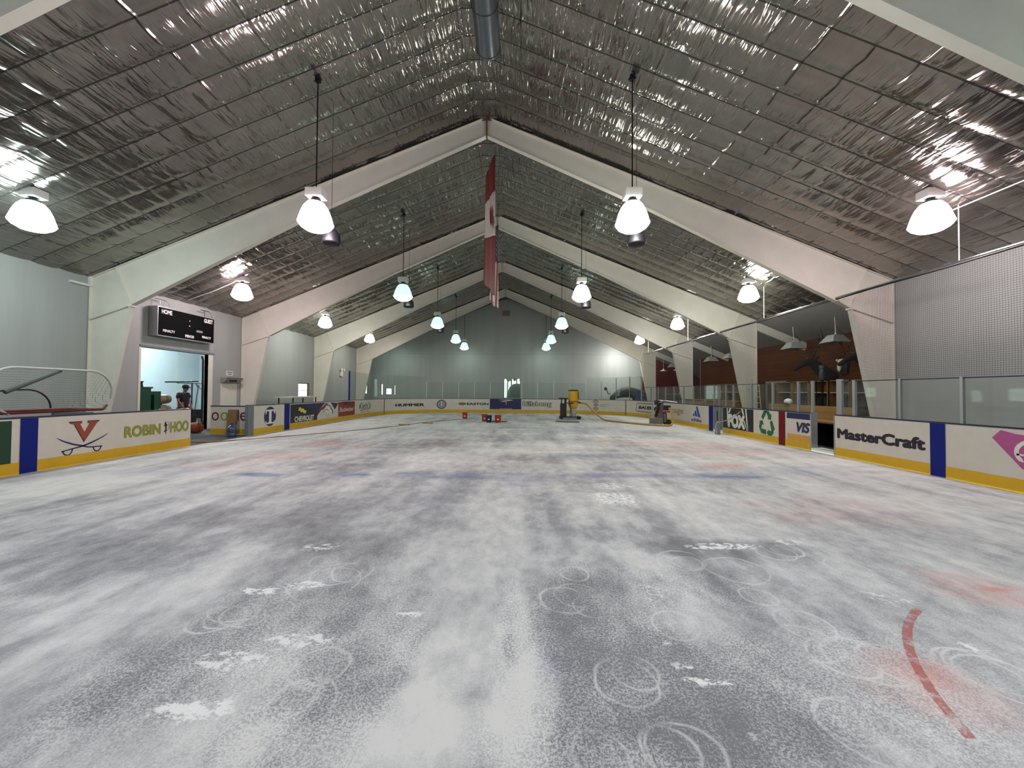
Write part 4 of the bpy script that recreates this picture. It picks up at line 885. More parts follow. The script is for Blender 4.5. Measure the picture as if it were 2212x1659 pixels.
t=thing('emergency_light','white twin-head emergency light on the left wall bay near the back','emergency light',(WL+.05,27,3.0)); b=MB(); b.box(WL,WL+.09,26.8,27.2,2.62,2.98); b.build('case',M_offwhite,t,smooth=False)
for yy in (26.85,27.2):
    b=MB(); b.lathe([(.03,0),(.08,.05),(.1,.12),(.001,.125)],(WL+.06,yy,3.07),12,'x'); b.build('lamp_head',M_offwhite,t)
# work table behind the boards
t=thing('work_table','long pale-topped table behind the left boards under the small window','table',(-11.2,19.4,0))
b=MB(); b.box(-11.7,-10.8,18.2,20.7,1.22,1.27); b.build('table_top',mat('pale_top','c8c2b0',.5,0,.08),t,smooth=False)
for x in (-11.6,-10.9):
    for y in (18.4,20.5): b=MB(); b.box(x-.02,x+.02,y-.02,y+.02,0,1.22); b.build('leg',M_dark,t,smooth=False)
# ---- hockey goal lying behind the near left boards
gx0=-10.25
t=thing('hockey_goal','hockey goal tipped on its face behind the near left boards','goal',(gx0,8.4,0))
M_gw=mat('goal_white_pipe','b9b9b4',.4,0,.05); M_gr=mat('goal_red_pipe','5e1016',.4,0,.1)
def rr(y0,y1,z0,z1,r,n=7,close=False):
    pts=[(gx0,y0,z0)]
    for k in range(n+1): a=PI-PI/2*k/n; pts.append((gx0,y0+r+r*math.cos(a),z1-r+r*math.sin(a)))
    for k in range(n+1): a=PI/2-PI/2*k/n; pts.append((gx0,y1-r+r*math.cos(a),z1-r+r*math.sin(a)))
    pts.append((gx0,y1,z0)); return pts
loop=rr(7.15,9.5,1.35,2.03,.5); loop=[(gx0,7.55,1.06)]+loop+[(gx0,9.35,1.1)]
b=MB(); b.tube(loop,.024,8); b.build('base_frame',M_gw,t)
b=MB(); b.tube([(gx0,7.0,1.09),(gx0,9.28,1.09)],.026,8); b.tube([(gx0,9.28,1.09),(gx0,9.38,1.20)],.03,8); b.build('crossbar',M_gr,t)
b=MB(); b.tube([(gx0-.9,7.0,1.09),(gx0-.9,9.28,1.09)],.026,8); b.tube([(gx0,7.0,1.09),(gx0-.9,7.0,1.09)],.026,8); b.tube([(gx0,9.28,1.09),(gx0-.9,9.28,1.09)],.026,8); b.build('goal_frame',M_gr,t)
b=MB(); b.tube([(gx0-.35,7.5,1.5),(gx0-.35,7.75,1.56),(gx0-.35,8.1,1.57)]+[(gx0-.35,8.1+.42*math.sin(a),1.15+.42*math.cos(a)) for a in np.linspace(.15,PI/2,7)],.018,7); b.build('inner_hoop',mat('goal_dark_pipe','2a0c1c',.4,0,.1),t)
b=MB(); b.tube([(gx0-.1,7.55,1.52),(gx0-.05,8.45,2.0)],[.05,.035],8); b.build('leg_pad',mat('grey_pad','4d5250',.6,0,.1),t)
net=net_mat('goal_net_cord',.05,.0028,'6c726e')
b=MB(); lp=loop; cen=Vector((gx0-.45,8.3,1.15)); n_=len(lp)
pin=[Vector((gx0-.9,7.0+(9.28-7.0)*k/(n_-1),1.09)) for k in range(n_)]
b.add([tuple(p) for p in lp]+[tuple(p) for p in pin],[(k,k+1,n_+k+1,n_+k) for k in range(n_-1)]); b.build('netting',net,t,fix=False)
b=MB()
for yy in (7.2,9.1): b.box(gx0-.95,gx0-.1,yy-.08,yy+.08,0,1.03)
tag(b.build('wooden_trestle',M_grey,loc=(gx0-.4,8.2,0),smooth=False),'grey trestle under the hockey goal behind the left boards','trestle')

# ---- machine room seen through the doorway
b=MB(); M_rm=mat('machine_room_white','c9d3d6',.6,0,.05,1)
b.box(-18.0,-17.85,10.5,21.1,0,3.8); b.box(-18,WL-.15,10.4,10.5,0,3.8); b.box(-18,WL-.15,21.1,21.2,0,3.8); struct(b.build('wall_machine_room',M_rm,smooth=False))
b=MB(); b.box(-18,WL-.15,10.4,21.2,3.8,3.9); struct(b.build('ceiling_machine_room',M_rm,smooth=False))
b=MB()
for yy in (17.5,19.7): b.box(-17.85,-17.83,yy,yy+.03,0,3.8)
b.box(-17.85,-17.83,10.5,21.1,3.1,3.13); struct(b.build('trim_3',M_frame,smooth=False))
for k,yy in enumerate((14.3,17.6)):
    t=thing('strip_light','cool white tube light on the machine room ceiling, %s the doorway'%('behind' if k else 'just inside'),'light',(-15.4,yy,3.7)); b=MB(); b.box(-15.5,-15.3,yy-.6,yy+.6,3.72,3.8); b.build('housing',M_offwhite,t,smooth=False)
    b=MB(); b.tube([(-15.4,yy-.55,3.69),(-15.4,yy+.55,3.69)],.03,8); b.build('tube',emit('tube_light',(.78,.95,1.0),240*LAMP_GAIN),t)
M_gm=mat('machine_green','0b3d26',.45,0,.15,4)
t=thing('green_machine','dark green machine body at the left of the open doorway','machine',(-13.5,13.3,0))
b=MB(); b.box(-14.0,-13.0,12.75,13.35,0,1.62); b.box(-14.0,-13.05,13.35,13.78,.9,1.52); b.build('body',M_gm,t,smooth=False)
b=MB(); b.box(-14.1,-12.98,12.7,13.40,1.62,1.68); b.build('lid',M_gm,t,smooth=False); b=MB(); b.box(-13.05,-12.95,13.42,13.6,0,1.4); b.build('upright',M_gm,t,smooth=False)
for yy in (12.95,13.3): b=MB(); b.lathe([(.05,0),(.03,.12),(.06,.2)],(-13.3,yy,1.68),10,caps=True); b.build('valve',M_black,t)
M_keg=mat('drum_beige','8f8068',.4,.35,.2,5); M_band=mat('drum_band','b8a878',.25,.8,.1)
for k,zz in enumerate((1.22,.82)):
    t=thing('beige_tank','horizontal beige tank with metal bands, %s of two in the doorway'%('upper','lower')[k],'tank',(-13.45,14.0,zz),'banded tanks in the doorway')
    b=MB(); b.lathe([(.001,-.55),(.10,-.54),(.17,-.46),(.18,-.3),(.18,.32),(.16,.44),(.09,.52),(.001,.53)],(-13.45,14.05,zz),20,'y'); b.build('shell',M_keg,t)
    for yy in (13.85,14.3): b=MB(); b.lathe([(.184,-.03),(.186,0),(.184,.03)],(-13.45,yy,zz),20,'y'); b.build('band',M_band,t)
t=thing('tank_stand','dark steel stand holding two beige tanks','stand',(-13.45,14,0)); b=MB()
for yy in (13.7,14.42): b.box(-13.6,-13.3,yy-.03,yy+.03,0,.64); b.box(-13.66,-13.63,yy-.03,yy+.03,0,1.2)
b.build('rack',M_dark,t,smooth=False)
# rack with tilted dark board, poles
t=thing('tool_rack','tall pole rack with a flat dark board on top inside the doorway','rack',(-13.3,15.3,0))
b=MB(); b.obox((-13.2,14.82,1.90),(.5,.95,.05),Matrix.Rotation(.05,3,'X')); b.build('board',M_black,t,smooth=False)
b=MB(); b.tube([(-13.2,15.28,0),(-13.2,15.28,1.86)],.022,8); b.tube([(-13.2,14.6,1.84),(-13.2,16.0,1.84)],.014,6); b.tube([(-13.2,15.45,1.84),(-13.2,15.7,1.62),(-13.2,15.98,1.6)],.012,6); b.build('pole',M_dark,t)
t=thing('shovel','upright D-handled black shovel leaning at the doorway jamb','shovel',(-12.9,15.15,0))
b=MB(); b.tube([(-12.95,15.1,.45),(-12.9,15.22,1.66)],.014,6); b.tube([(-12.9,15.22,1.66),(-12.9,15.15,1.76),(-12.9,15.29,1.76),(-12.9,15.22,1.66)],.012,6); b.build('handle',M_black,t)
b=MB(); b.obox((-12.96,15.08,.25),(.04,.26,.5)); b.build('blade',M_black,t,smooth=False)
t=thing('black_cart','low black equipment cart behind the orange bag','cart',(-13.0,15.7,0)); b=MB(); b.box(-13.4,-12.85,15.38,16.0,.42,.78); b.build('bin',M_black,t,smooth=False)
b=MB()
for yy in (15.45,15.92): b.box(-13.3,-13.25,yy-.02,yy+.02,.12,.42); b.lathe([(.001,-.02),(.06,-.02),(.06,.02),(.001,.02)],(-13.27,yy,.06),10,'x')
b.build('wheel_frame',M_dark,t); b=MB(); b.tube([(-12.9,15.5,.78),(-12.9,15.55,.88),(-12.9,15.85,.88),(-12.9,15.9,.78)],.012,6); b.build('handle',M_black,t)
t=thing('orange_bag','burnt orange tool bag on the floor in the gateway','bag',(-11.5,13.75,0))
def blob(b,c_,r,p=.6,n=20,m=12):
    vs=[];
    for i in range(m+1):
        th=PI*i/m
        for k in range(n):
            a=2*PI*k/n; f=lambda q:math.copysign(abs(q)**p,q); vs.append((c_[0]+r[0]*f(math.sin(th))*f(math.cos(a)),c_[1]+r[1]*f(math.sin(th))*f(math.sin(a)),c_[2]+r[2]*f(math.cos(th))))
    b.add(vs,[(i*n+k,(i+1)*n+k,(i+1)*n+(k+1)%n,i*n+(k+1)%n) for i in range(m) for k in range(n)])
M_orb=mat('bag_orange','70300f',.6,0,.2,6,bump=.2)
b=MB(); blob(b,(-11.75,13.8,.2),(.18,.24,.19)); b.build('body',M_orb,t)
b=MB(); b.tube([(-11.58,13.7,.3),(-11.6,13.75,.46),(-11.6,13.88,.46),(-11.58,13.93,.3)],.016,6); b.build('handle',M_dark,t)
b=MB(); b.tube([(-11.57,13.8,.02),(-11.55,13.8,.2),(-11.6,13.8,.38)],.02,6); b.build('strap',M_orb,t)
# ---- person
def skin(name,nodes,edges,m,parent,sub=2,root=0):
    me=bpy.data.meshes.new(name); org=world_loc(parent); me.from_pydata([tuple(Vector(p)-org) for p,r in nodes],edges,[]); me.materials.append(m)
    o=bpy.data.objects.new(name,me); col.objects.link(o); o.parent=parent
    sk=o.modifiers.new('skin','SKIN'); sk.use_smooth_shade=True
    for i,(p,r) in enumerate(nodes):
        d=me.skin_vertices[0].data[i]; d.radius=(r,r) if isinstance(r,(int,float)) else r; d.use_root=(i==root)
    o.modifiers.new('sub','SUBSURF').levels=sub; o.modifiers['sub'].render_levels=sub
    return o
PX,PY=-13.05,14.72
M_skin=mat('skin','8a5e48',.5,0,.08); M_tee=mat('navy_tshirt','0e1020',.8,0,.2,8,bump=.2); M_pants=mat('dark_trousers','1a1a1e',.8,0,.2)
t=thing('person','person in black cap and navy T-shirt looking down inside the doorway','person',(PX,PY,0))
def q(x,y,z): return (PX+x,PY+y,z)
nodes=[(q(0,0,.95),.15),(q(0,0,1.15),.15),(q(0.02,0,1.34),.17),(q(0.03,0,1.44),.10),(q(0.05,0,1.50),.055),(q(.07,0,1.55),.06),(q(.09,0,1.62),.085),(q(.08,0,1.69),.075),
 (q(0,.2,1.40),.065),(q(.02,.25,1.16),.040),(q(.12,.22,.95),.030),(q(0,-.2,1.40),.060),(q(.02,-.25,1.16),.040),(q(.14,-.2,.96),.030),
 (q(0,.1,.86),.1),(q(.01,.11,.5),.065),(q(0,.11,.09),.045),(q(.14,.12,.05),.04),(q(0,-.1,.86),.1),(q(.01,-.11,.5),.065),(q(0,-.11,.09),.045),(q(.14,-.12,.05),.04),
 (q(.16,.21,.88),.03),(q(.18,-.19,.89),.03)]
edges=[(0,1),(1,2),(2,3),(3,4),(4,5),(5,6),(6,7),(2,8),(8,9),(9,10),(2,11),(11,12),(12,13),(0,14),(14,15),(15,16),(16,17),(0,18),(18,19),(19,20),(20,21),(10,22),(13,23)]
skin('body',nodes,edges,M_skin,t)
skin('t_shirt',[(q(0,0,.82),.175),(q(0,0,1.15),.165),(q(.02,0,1.34),.185),(q(.03,0,1.45),.10),(q(0,.2,1.41),.085),(q(.01,.25,1.24),.075),(q(0,-.2,1.41),.085),(q(.01,-.25,1.24),.075)],[(0,1),(1,2),(2,3),(2,4),(4,5),(2,6),(6,7)],M_tee,t)
skin('trousers',[(q(0,0,.95),.155),(q(0,.1,.84),.112),(q(.01,.11,.5),.085),(q(0,.11,.12),.065),(q(0,-.1,.84),.112),(q(.01,-.11,.5),.085),(q(0,-.11,.12),.065)],[(0,1),(1,2),(2,3),(0,4),(4,5),(5,6)],M_pants,t)
b=MB(); b.ball(q(.08,0,1.70),(.115,.105,.085),16,10); b.ball(q(.20,0,1.675),(.10,.075,.014),14,6,Matrix.Rotation(.25,3,'Y')); b.build('cap',M_black,t)
b=MB()
for sgn in (1,-1): b.ball(q(.165,.035*sgn,1.635),(.01,.014,.009),8,6)
b.build('eyes',M_black,t); b=MB(); b.ball(q(.185,0,1.605),(.018,.013,.022),8,6); b.build('nose',M_skin,t)
b=MB(); b.ball(q(.168,0,1.567),(.008,.024,.006),8,6); b.build('mouth',mat('lips','6a3a30',.5),t)
b=MB()
for sgn in (1,-1): b.ball(q(.07,.088*sgn,1.625),(.022,.012,.032),8,6)
b.build('ears',M_skin,t)
for sgn,hx in ((1,.16),(-1,.18)):
    base=Vector(q(hx,.21*sgn-(.0),.88))
    for k,(dy,ln) in enumerate(((-.022,.062),(-.008,.07),(.008,.066),(.022,.05))):
        b=MB(); b.tube([base+Vector((.01,dy,-.015)),base+Vector((.02,dy,-.015-ln*.55)),base+Vector((.012,dy,-.015-ln))],[.009,.009,.007],6); b.build('finger',M_skin,t)
    b=MB(); b.tube([base+Vector((.01,-.025*sgn,.01)),base+Vector((.03,-.04*sgn,-.02)),base+Vector((.034,-.036*sgn,-.05))],[.011,.01,.008],6); b.build('thumb',M_skin,t)
# ---- cardboard, jug by the gate leaf
b=MB(); M3=Matrix.Rotation(-.12,3,'X'); b.obox((-9.93,13.13,.45),(.30,.03,.9),M3)
t=tag(b.build('cardboard_sheet',mat('cardboard','7d5c3c',.8,0,.1,4),loc=(-9.93,13.1,0),smooth=False),'brown cardboard sheet leaning on the swung gate leaf','cardboard')
t=thing('water_jug','clear blue plastic water jug on the floor before the cardboard','water jug',(-9.62,12.75,0))
M_jug=mat('blue_plastic','4a5a86',.2,0,.1); M_jug.node_tree.nodes['Principled BSDF'].inputs['Transmission Weight'].default_value=.5
b=MB(); b.lathe([(.001,.0),(.12,.0),(.135,.02),(.135,.12),(.128,.135),(.135,.15),(.135,.27),(.11,.33),(.05,.38),(.032,.40),(.032,.44)],(-9.62,12.75,.005),22); b.build('body',M_jug,t); b=MB(); b.lathe([(.036,.43),(.036,.46),(.001,.462)],(-9.62,12.75,0),14); b.build('cap',M_navy,t)
# ------------------------------------------------------------------ things standing on the slab
def bucket(x,y,m,label,r=.15,h=.37,rot=0):
    t=thing('bucket',label,'bucket',(x,y,0),'five-gallon buckets on the slab')
    b=MB(); b.lathe([(.001,.004),(r*.86,.004),(r*.88,.02),(r,h*.8),(r*1.03,h*.8),(r*1.03,h*.84),(r*1.0,h*.86),(r*1.03,h*.97),(r*1.05,h),(r*.97,h),(r*.85,.03),(.001,.025)],(x,y,0),24); b.build('pail',m,t)
    b=MB(); b.tube([(x+r*1.05*math.cos(a),y+r*1.05*math.sin(a)-.01,h*.86-.14*math.sin(a)*1.0) for a in np.linspace(PI*1.0,PI*2.0,14)],.004,5); b.build('handle',M_alu,t)
    b=MB(); b.add([(x+(r*.955+.002)*math.cos(a),y+(r*.955+.002)*math.sin(a),z) for z in (.14,.20) for a in np.linspace(-1.85,-1.3,8)],[(k,k+1,k+9,k+8) for k in range(7)]); b.build('printed_patch',M_offwhite,t,fix=False)
M_bo=mat('bucket_orange','9a2c0a',.4,0,.08); M_bb=mat('bucket_blue','11184a',.4,0,.08)
bucket(-2.96,21.9,M_bo,'orange bucket standing alone left of the other buckets')
bucket(-1.68,20.2,M_bo,'orange bucket behind the blue bucket, left in the group of three',.155,.38)
bucket(-1.40,19.5,M_bb,'dark blue bucket between two orange buckets'); bucket(-.93,19.5,M_bo,'orange bucket at the right end of the group of three',.165,.38)
b=MB(); b.prism([(-1.5,19.9),(-.55,19.75),(-.45,20.15),(-1.1,20.5),(-1.55,20.4)],lambda u,v,h:(u,v,h),0,.03)
tag(b.build('grey_pad',mat('pad_grey','4b4c4c',.7,0,.15,5),loc=(-1,20.1,0),smooth=False),'flat grey pad lying behind the buckets','pad')
# dust collector
t=thing('dust_collector','tall yellow dust collector on black wheeled frame with hose','dust collector',(3.3,22.3,0))
cx,cy=3.36,22.4
M_vy=mat('collector_yellow','c4950a',.35,0,.06,3)
b=MB(); b.lathe([(.05,.62),(.20,.64),(.28,.80),(.285,1.03)],(cx,cy,0),26); b.build('cone',M_vy,t)
b=MB(); b.lathe([(.292,1.02),(.296,1.06)],(cx,cy,0),26,caps=True); b.build('clamp_band',mat('band_red','6a1c10',.4),t)
b=MB(); b.lathe([(.28,1.05),(.28,1.66)],(cx,cy,0),26,caps=True); b.build('canister',M_vy,t)
b=MB(); b.lathe([(.30,1.655),(.30,1.70),(.26,1.72),(.001,1.725)],(cx,cy,0),26); b.build('lid',M_black,t)
b=MB(); b.lathe([(.16,.30),(.17,.36),(.17,.60),(.16,.64)],(cx+.02,cy,0),20,caps=True); b.lathe([(.14,.12),(.16,.3)],(cx+.02,cy,0),20,caps=True); b.build('drop_bag',mat('bag_grey','9a9a94',.6,0,.15,6),t)
b=MB(); b.box(cx-.75,cx-.42,cy-.22,cy+.22,.12,.92); b.build('motor_box',M_black,t,smooth=False)
b=MB(); b.box(cx-.84,cx-.36,cy-.24,cy+.24,1.18,1.24); b.box(cx-.72,cx-.66,cy-.03,cy+.03,.92,1.18); b.box(cx-.50,cx-.42,cy-.2,cy+.2,.92,1.18); b.box(cx-.42,cx+.0,cy-.3,cy-.26,.92,.98); b.box(cx-.80,cx+.42,cy-.3,cy+.3,.09,.15); b.box(cx-.24,cx-.20,cy-.3,cy-.26,.15,.95); b.build('frame',M_black,t,smooth=False)
for dx in (-.72,.32):
    for dy in (-.27,.27): b=MB(); b.lathe([(.001,-.03),(.09,-.03),(.09,.03),(.001,.03)],(cx+dx,cy+dy,.09),14,'y'); b.build('wheel',M_black,t)
b=MB(); b.tube([(cx+.26,cy-.02,.98),(cx+.46,cy-.05,.95)],.05,10); b.build('inlet',M_dark,t)
b=MB(); b.tube([(cx-.47,cy-.26,.15),(cx-.47,cy-.26,.3)],.03); b.box(cx+.27,cx+.31,cy-.1,cy+.0,1.15,1.6); b.build('label_strip',M_black,t)
b=MB(); b.prism([(2.1,20.2),(2.6,19.85),(3.3,19.8),(3.32,20.35),(2.5,20.45)],lambda u,v,h:(u,v,h),0,.05)
tag(b.build('folded_tarp',mat('tarp_mauve','5c5862',.6,0,.15,5,bump=.3),loc=(2.8,20.1,0)),'flat grey-mauve folded sheet in front of the dust collector','tarp')
# hose
def smooth(pts,n=8):
    P=[Vector(p) for p in pts]; P=[P[0]*2-P[1]]+P+[P[-1]*2-P[-2]]; out=[]
    for i in range(1,len(P)-2):
        for k in range(n):
            u=k/n; a,b_,c_,d_=P[i-1],P[i],P[i+1],P[i+2]
            out.append(.5*((2*b_)+(-a+c_)*u+(2*a-5*b_+4*c_-d_)*u*u+(-a+3*b_-3*c_+d_)*u**3))
    out.append(P[-2]); return out
hp=[(cx+.44,cy-.05,.95),(cx+.75,cy-.3,.88),(cx+1.1,cy-.7,.45),(cx+1.45,cy-1.3,.1),(5.1,20.6,.05),(5.7,19.4,.05),(6.4,18.4,.05),(7.0,18.0,.05),(7.3,18.05,.06),(7.48,18.2,.2),(7.5,18.35,.55),(7.42,18.5,.86)]
b=MB(); b.tube(smooth(hp,10),.048,10); tag(b.build('vacuum_hose',mat('hose_tan','a3803f',.5,0,.08,10),loc=(5.7,19.5,0)),'tan ribbed vacuum hose curving from the dust collector to the floor grinder','hose')
# floor grinder
t=thing('floor_grinder','grey walk-behind floor grinder standing at the right end of the hose','floor grinder',(7.35,18.9,0))
M_gg=mat('grinder_grey','6c6866',.45,.3,.15,5)
b=MB(); b.prism([(6.72,.03),(7.3,.03),(7.3,.36),(7.2,.38),(6.80,.36),(6.74,.3)],lambda u,v,h:(u,h,v),18.6,19.2); b.build('grinding_head',M_gg,t,smooth=False)
b=MB(); b.lathe([(.28,.02),(.29,.08),(.2,.1)],(7.05,18.9,0),20,caps=True); b.build('disc_shroud',M_black,t)
b=MB(); b.prism([(7.0,.36),(7.3,.36),(7.34,1.1),(7.22,1.14),(7.1,.7)],lambda u,v,h:(u,h,v),18.62,18.74); b.prism([(7.0,.36),(7.3,.36),(7.34,1.1),(7.22,1.14),(7.1,.7)],lambda u,v,h:(u,h,v),19.06,19.18); b.build('side_plate',mat('plate_mauve','5c4c4c',.4,.3,.15),t,smooth=False)
b=MB(); b.lathe([(.001,0),(.17,0),(.18,.05),(.18,.42),(.12,.5),(.001,.5)],(7.5,18.9,.12),20); b.build('motor',M_gg,t)
b=MB(); b.box(7.3,7.82,18.7,19.1,.72,.96); b.build('engine_block',M_black,t,smooth=False)
b=MB(); b.box(7.28,7.75,18.66,18.70,.62,.68); b.build('red_bar',mat('grinder_red','7a1a14',.4),t,smooth=False)
for yy in (18.66,19.14): b=MB(); b.lathe([(.001,-.04),(.14,-.04),(.14,.04),(.001,.04)],(7.68,yy,.14),16,'y'); b.build('wheel',M_black,t)
b=MB(); b.tube([(7.1,18.7,1.08),(7.35,18.68,1.2),(7.7,18.6,1.17),(8.1,18.5,1.12)],.022,8); b.tube([(7.1,19.1,1.08),(7.35,19.12,1.2),(7.7,19.15,1.17),(8.1,19.1,1.12)],.022,8); b.tube([(7.3,18.68,1.19),(7.3,19.12,1.19)],.02,8); b.build('handlebar',M_alu,t)
b=MB(); b.box(6.98,7.25,18.75,19.05,.98,1.2); b.lathe([(.001,-.08),(.14,-.06),(.14,.06),(.001,.08)],(7.0,18.8,.76),14,'y'); b.build('control_box',M_black,t)
b=MB(); b.tube(smooth([(6.95,18.7,.75),(6.75,18.6,.62),(6.72,18.6,.45),(6.95,18.65,.36)],6),.012,6); b.build('cable',mat('cable_pale','8d8a78',.6),t)
t.location=(7.2,18.9,0); t.scale=(.8,1,1)
# metal push handle standing by player gate
t=thing('steel_scraper','long-handled steel scraper leaning by the grey player gate','scraper',(7.75,14.9,0))
b=MB(); b.tube(smooth([(7.76,14.75,.02),(7.76,14.78,.35),(7.79,14.7,.46),(8.0,14.3,.62),(8.18,13.95,.92)],8),[.05]*9+[.045]*8+[.018]*16,8); b.build('handle',M_alu,t)
b=MB(); b.obox((7.76,14.72,.2),(.05,.32,.4)); b.build('blade',M_grey,t,smooth=False)
# cords over the slab
b=MB(); b.tube(smooth([(-12.0,13.6,.03),(-11.0,12.2,.02),(-9.45,11.3,.012),(-8.58,12.17,.012),(-7.0,14.2,.012),(-5.68,16.31,.012),(-5.09,17.72,.012),(-4.7,19.0,.012),(-4.21,19.9,.012),(-3.3,21.2,.012),(-2.98,21.7,.012)],8),.011,6)
tag(b.build('floor_cable',mat('cord_brown','4a3c32',.6),loc=(-6,16,0)),'thin dark cord snaking from the gateway to the lone bucket','cord')
for k,(x,y) in enumerate(((-5.2,17.6),(-4.35,18.6))):
    b=MB(); b.box(x-.18,x+.18,y-.07,y+.07,0.0,.05); b.lathe([(.03,-.26),(.04,-.18)],(x,y,.03),8,'x',caps=True); b.lathe([(.04,.18),(.03,.26)],(x,y,.03),8,'x',caps=True)
    tag(b.build('cord_connector',mat('connector_tan','8c7448',.6,0,.1),loc=(x,y,0)),'tan plug joint on the dark floor cord, %s the buckets'%('farther from','nearer to')[k],'plug')
b=MB(); b.tube(smooth([(-12.3,12.9,.02),(-11.4,11.9,.02),(-10.6,12.0,.02),(-9.9,11.4,.02),(-9.0,11.7,.012),(-8.2,12.6,.012)],8),.012,6)
tag(b.build('extension_cable',mat('cord_orange','b4703c',.6),loc=(-10.5,12,0)),'pale orange extension cord lying through the open gateway','cord')

# ------------------------------------------------------------------ lobby side, behind the right boards
t=thing('bench_wall','long plywood partition behind the players bench','partition',(10.05,13.2,0)); b=MB(); b.box(10.0,10.06,11.35,15.1,0,1.19); b.build('panel',M_ply,t,smooth=False)
b=MB(); b.box(9.98,10.08,11.33,11.40,0,1.19); b.box(9.98,10.08,15.06,15.12,0,1.19); b.build('end_post',M_ply,t,smooth=False)
t=thing('players_bench','wooden bench with rounded edge seen through the open doorway','bench',(9.65,12,0)); b=MB(); b.box(9.25,9.98,10.6,13.9,.70,.75); b.build('seat',M_ply,t,smooth=False)
for yy in (11.1,12.2,13.6): b=MB(); b.box(9.5,9.95,yy-.03,yy+.03,0,.70); b.build('support',M_black,t,smooth=False)
b=MB(); b.box(9.92,9.97,11.4,14.9,0,.69); tag(b.build('bench_backing',M_black,loc=(9.95,13,0),smooth=False),'black panel under the players bench','panel')
t=thing('low_counter','second lighter plywood counter behind the far right glass','counter',(10.3,19.5,0)); b=MB(); b.box(10.0,10.1,17.6,22.6,0,1.2); b.build('front',M_ply,t,smooth=False); b=MB(); b.box(9.95,10.5,17.6,22.6,1.2,1.23); b.build('worktop',M_ply,t,smooth=False)
# lockers on the wood wall
M_lk=mat('locker_wood','8a6636',.5,0,.12,3); M_cl=mat('dark_clothes','17161c',.9,0,.3,6,bump=.4)
lk=[13.3,14.3,15.3,16.3,17.3,18.3,20.0,21.0,22.0,23.0,24.0]
k=0
for a in lk:
    if a==18.3: continue
    k+=1; y0,y1=a+.02,a+.98; x0,x1=12.45,13.03
    t=thing('locker','open wooden locker on the lobby wall, %s from the nearest frame'%ORD[k],'locker',(12.75,a+.5,0),'open wooden lockers')
    b=MB(); b.box(x0,x1,y0,y0+.03,0,2.12); b.box(x0,x1,y1-.03,y1,0,2.12); b.box(x0,x1,y0,y1,2.09,2.12); b.box(x1-.02,x1,y0,y1,0,2.12); b.box(x0,x1,y0,y1,.42,.46); b.build('carcass',M_lk,t,smooth=False)
    b=MB(); b.box(x0+.05,x1-.02,y0+.03,y1-.03,1.62,1.65); b.build('shelf',mat('shelf_pale','a9a498',.5),t,smooth=False)
    rr_=random.Random(k); b=MB()
    for j in range(3):
        yy=y0+.2+.28*j; z0=1.55; w=.11+.03*rr_.random(); L_=.6+.35*rr_.random()
        b.grid(lambda u,v,yy=yy,w=w,L_=L_: (x1-.25+.08*math.cos(u*2*PI),yy+w*math.sin(u*2*PI)*(1-.3*abs(v-.5)),z0-L_*v),10,5)
    q_=b.build('garment',M_cl,loc=(12.8,a+.5,1.2)); tag(q_,'dark clothes hanging in the open locker, %s from the nearest frame'%ORD[k],'clothes','clothes in the open lockers')
# doorway frame in wood wall
b=MB(); b.box(12.98,13.05,18.4,19.9,2.05,2.2); b.box(12.98,13.05,18.4,18.52,0,2.1); b.box(12.98,13.05,19.78,19.9,0,2.1)
struct(b.build('door_2',mat('door_trim_grey','77756c',.5),smooth=False))
# white helmet and bottle on partition
t=thing('helmet','white hockey helmet on top of the plywood partition','helmet',(10.03,14.1,1.19)); b=MB(); b.ball((10.03,14.1,1.29),(.13,.15,.12),14,9); b.build('shell',M_offwhite,t); b=MB(); b.box(9.9,9.99,14.0,14.2,1.19,1.24); b.build('visor',M_dark,t)
t=thing('insulated_jug','tall grey drinks jug above the rail before the lockers','jug',(11.2,15.0,1.7)); b=MB(); b.lathe([(.10,0),(.11,.02),(.11,.28),(.085,.3),(.085,.42),(.10,.44),(.10,.52),(.05,.56)],(11.6,14.5,2.12),16,caps=True); b.build('body',mat('jug_grey','4c5054',.35,.4,.1),t)
t2=thing('tall_shelf','narrow dark stand under the grey drinks jug','stand',(11.6,14.5,0)); b=MB(); b.box(11.45,11.75,14.35,14.65,2.08,2.12); b.build('top',M_dark,t2,smooth=False)
for dx in (-.13,.13):
    for dy in (-.13,.13): b=MB(); b.box(11.6+dx-.012,11.6+dx+.012,14.5+dy-.012,14.5+dy+.012,0,2.08); b.build('leg',M_dark,t2,smooth=False)
t.location=(11.6,14.5,2.12)
for ch in [o for o in bpy.data.objects if o.parent==t]: ch.data.transform(Matrix.Translation(Vector((11.2,15.0,1.7))-Vector((11.6,14.5,2.12))))
# white wire rack against second column
t=thing('wire_rack','white wire display rack beside the second right-hand column','rack',(10.5,16.9,0))
b=MB(); M_wire=mat('white_wire','c9c9c6',.4,.2,.05)
y0,y1=16.45,17.05; X0=10.25
b.tube([(X0,y0,0),(X0,y0,2.1),(X0,y0+.08,2.2),(X0,y1-.08,2.2),(X0,y1,2.1),(X0,y1,0)],.014,6)
b.tube([(X0+.35,y0,0),(X0+.2,y0,2.0),(X0+.2,y1,2.0),(X0+.35,y1,0)],.014,6); b.build('frame',M_wire,t)
for k2,z in enumerate((.9,1.15,1.4,1.65,1.9)):
    b=MB(); b.tube([(X0,y0,z),(X0+.25,y0,z+.03),(X0+.25,y1,z+.03),(X0,y1,z)],.008,5)
    for j in range(5): yy=y0+.1+.1*j; b.tube([(X0,yy,z),(X0+.25,yy,z+.03)],.005,4)
    b.build('shelf',M_wire,t)
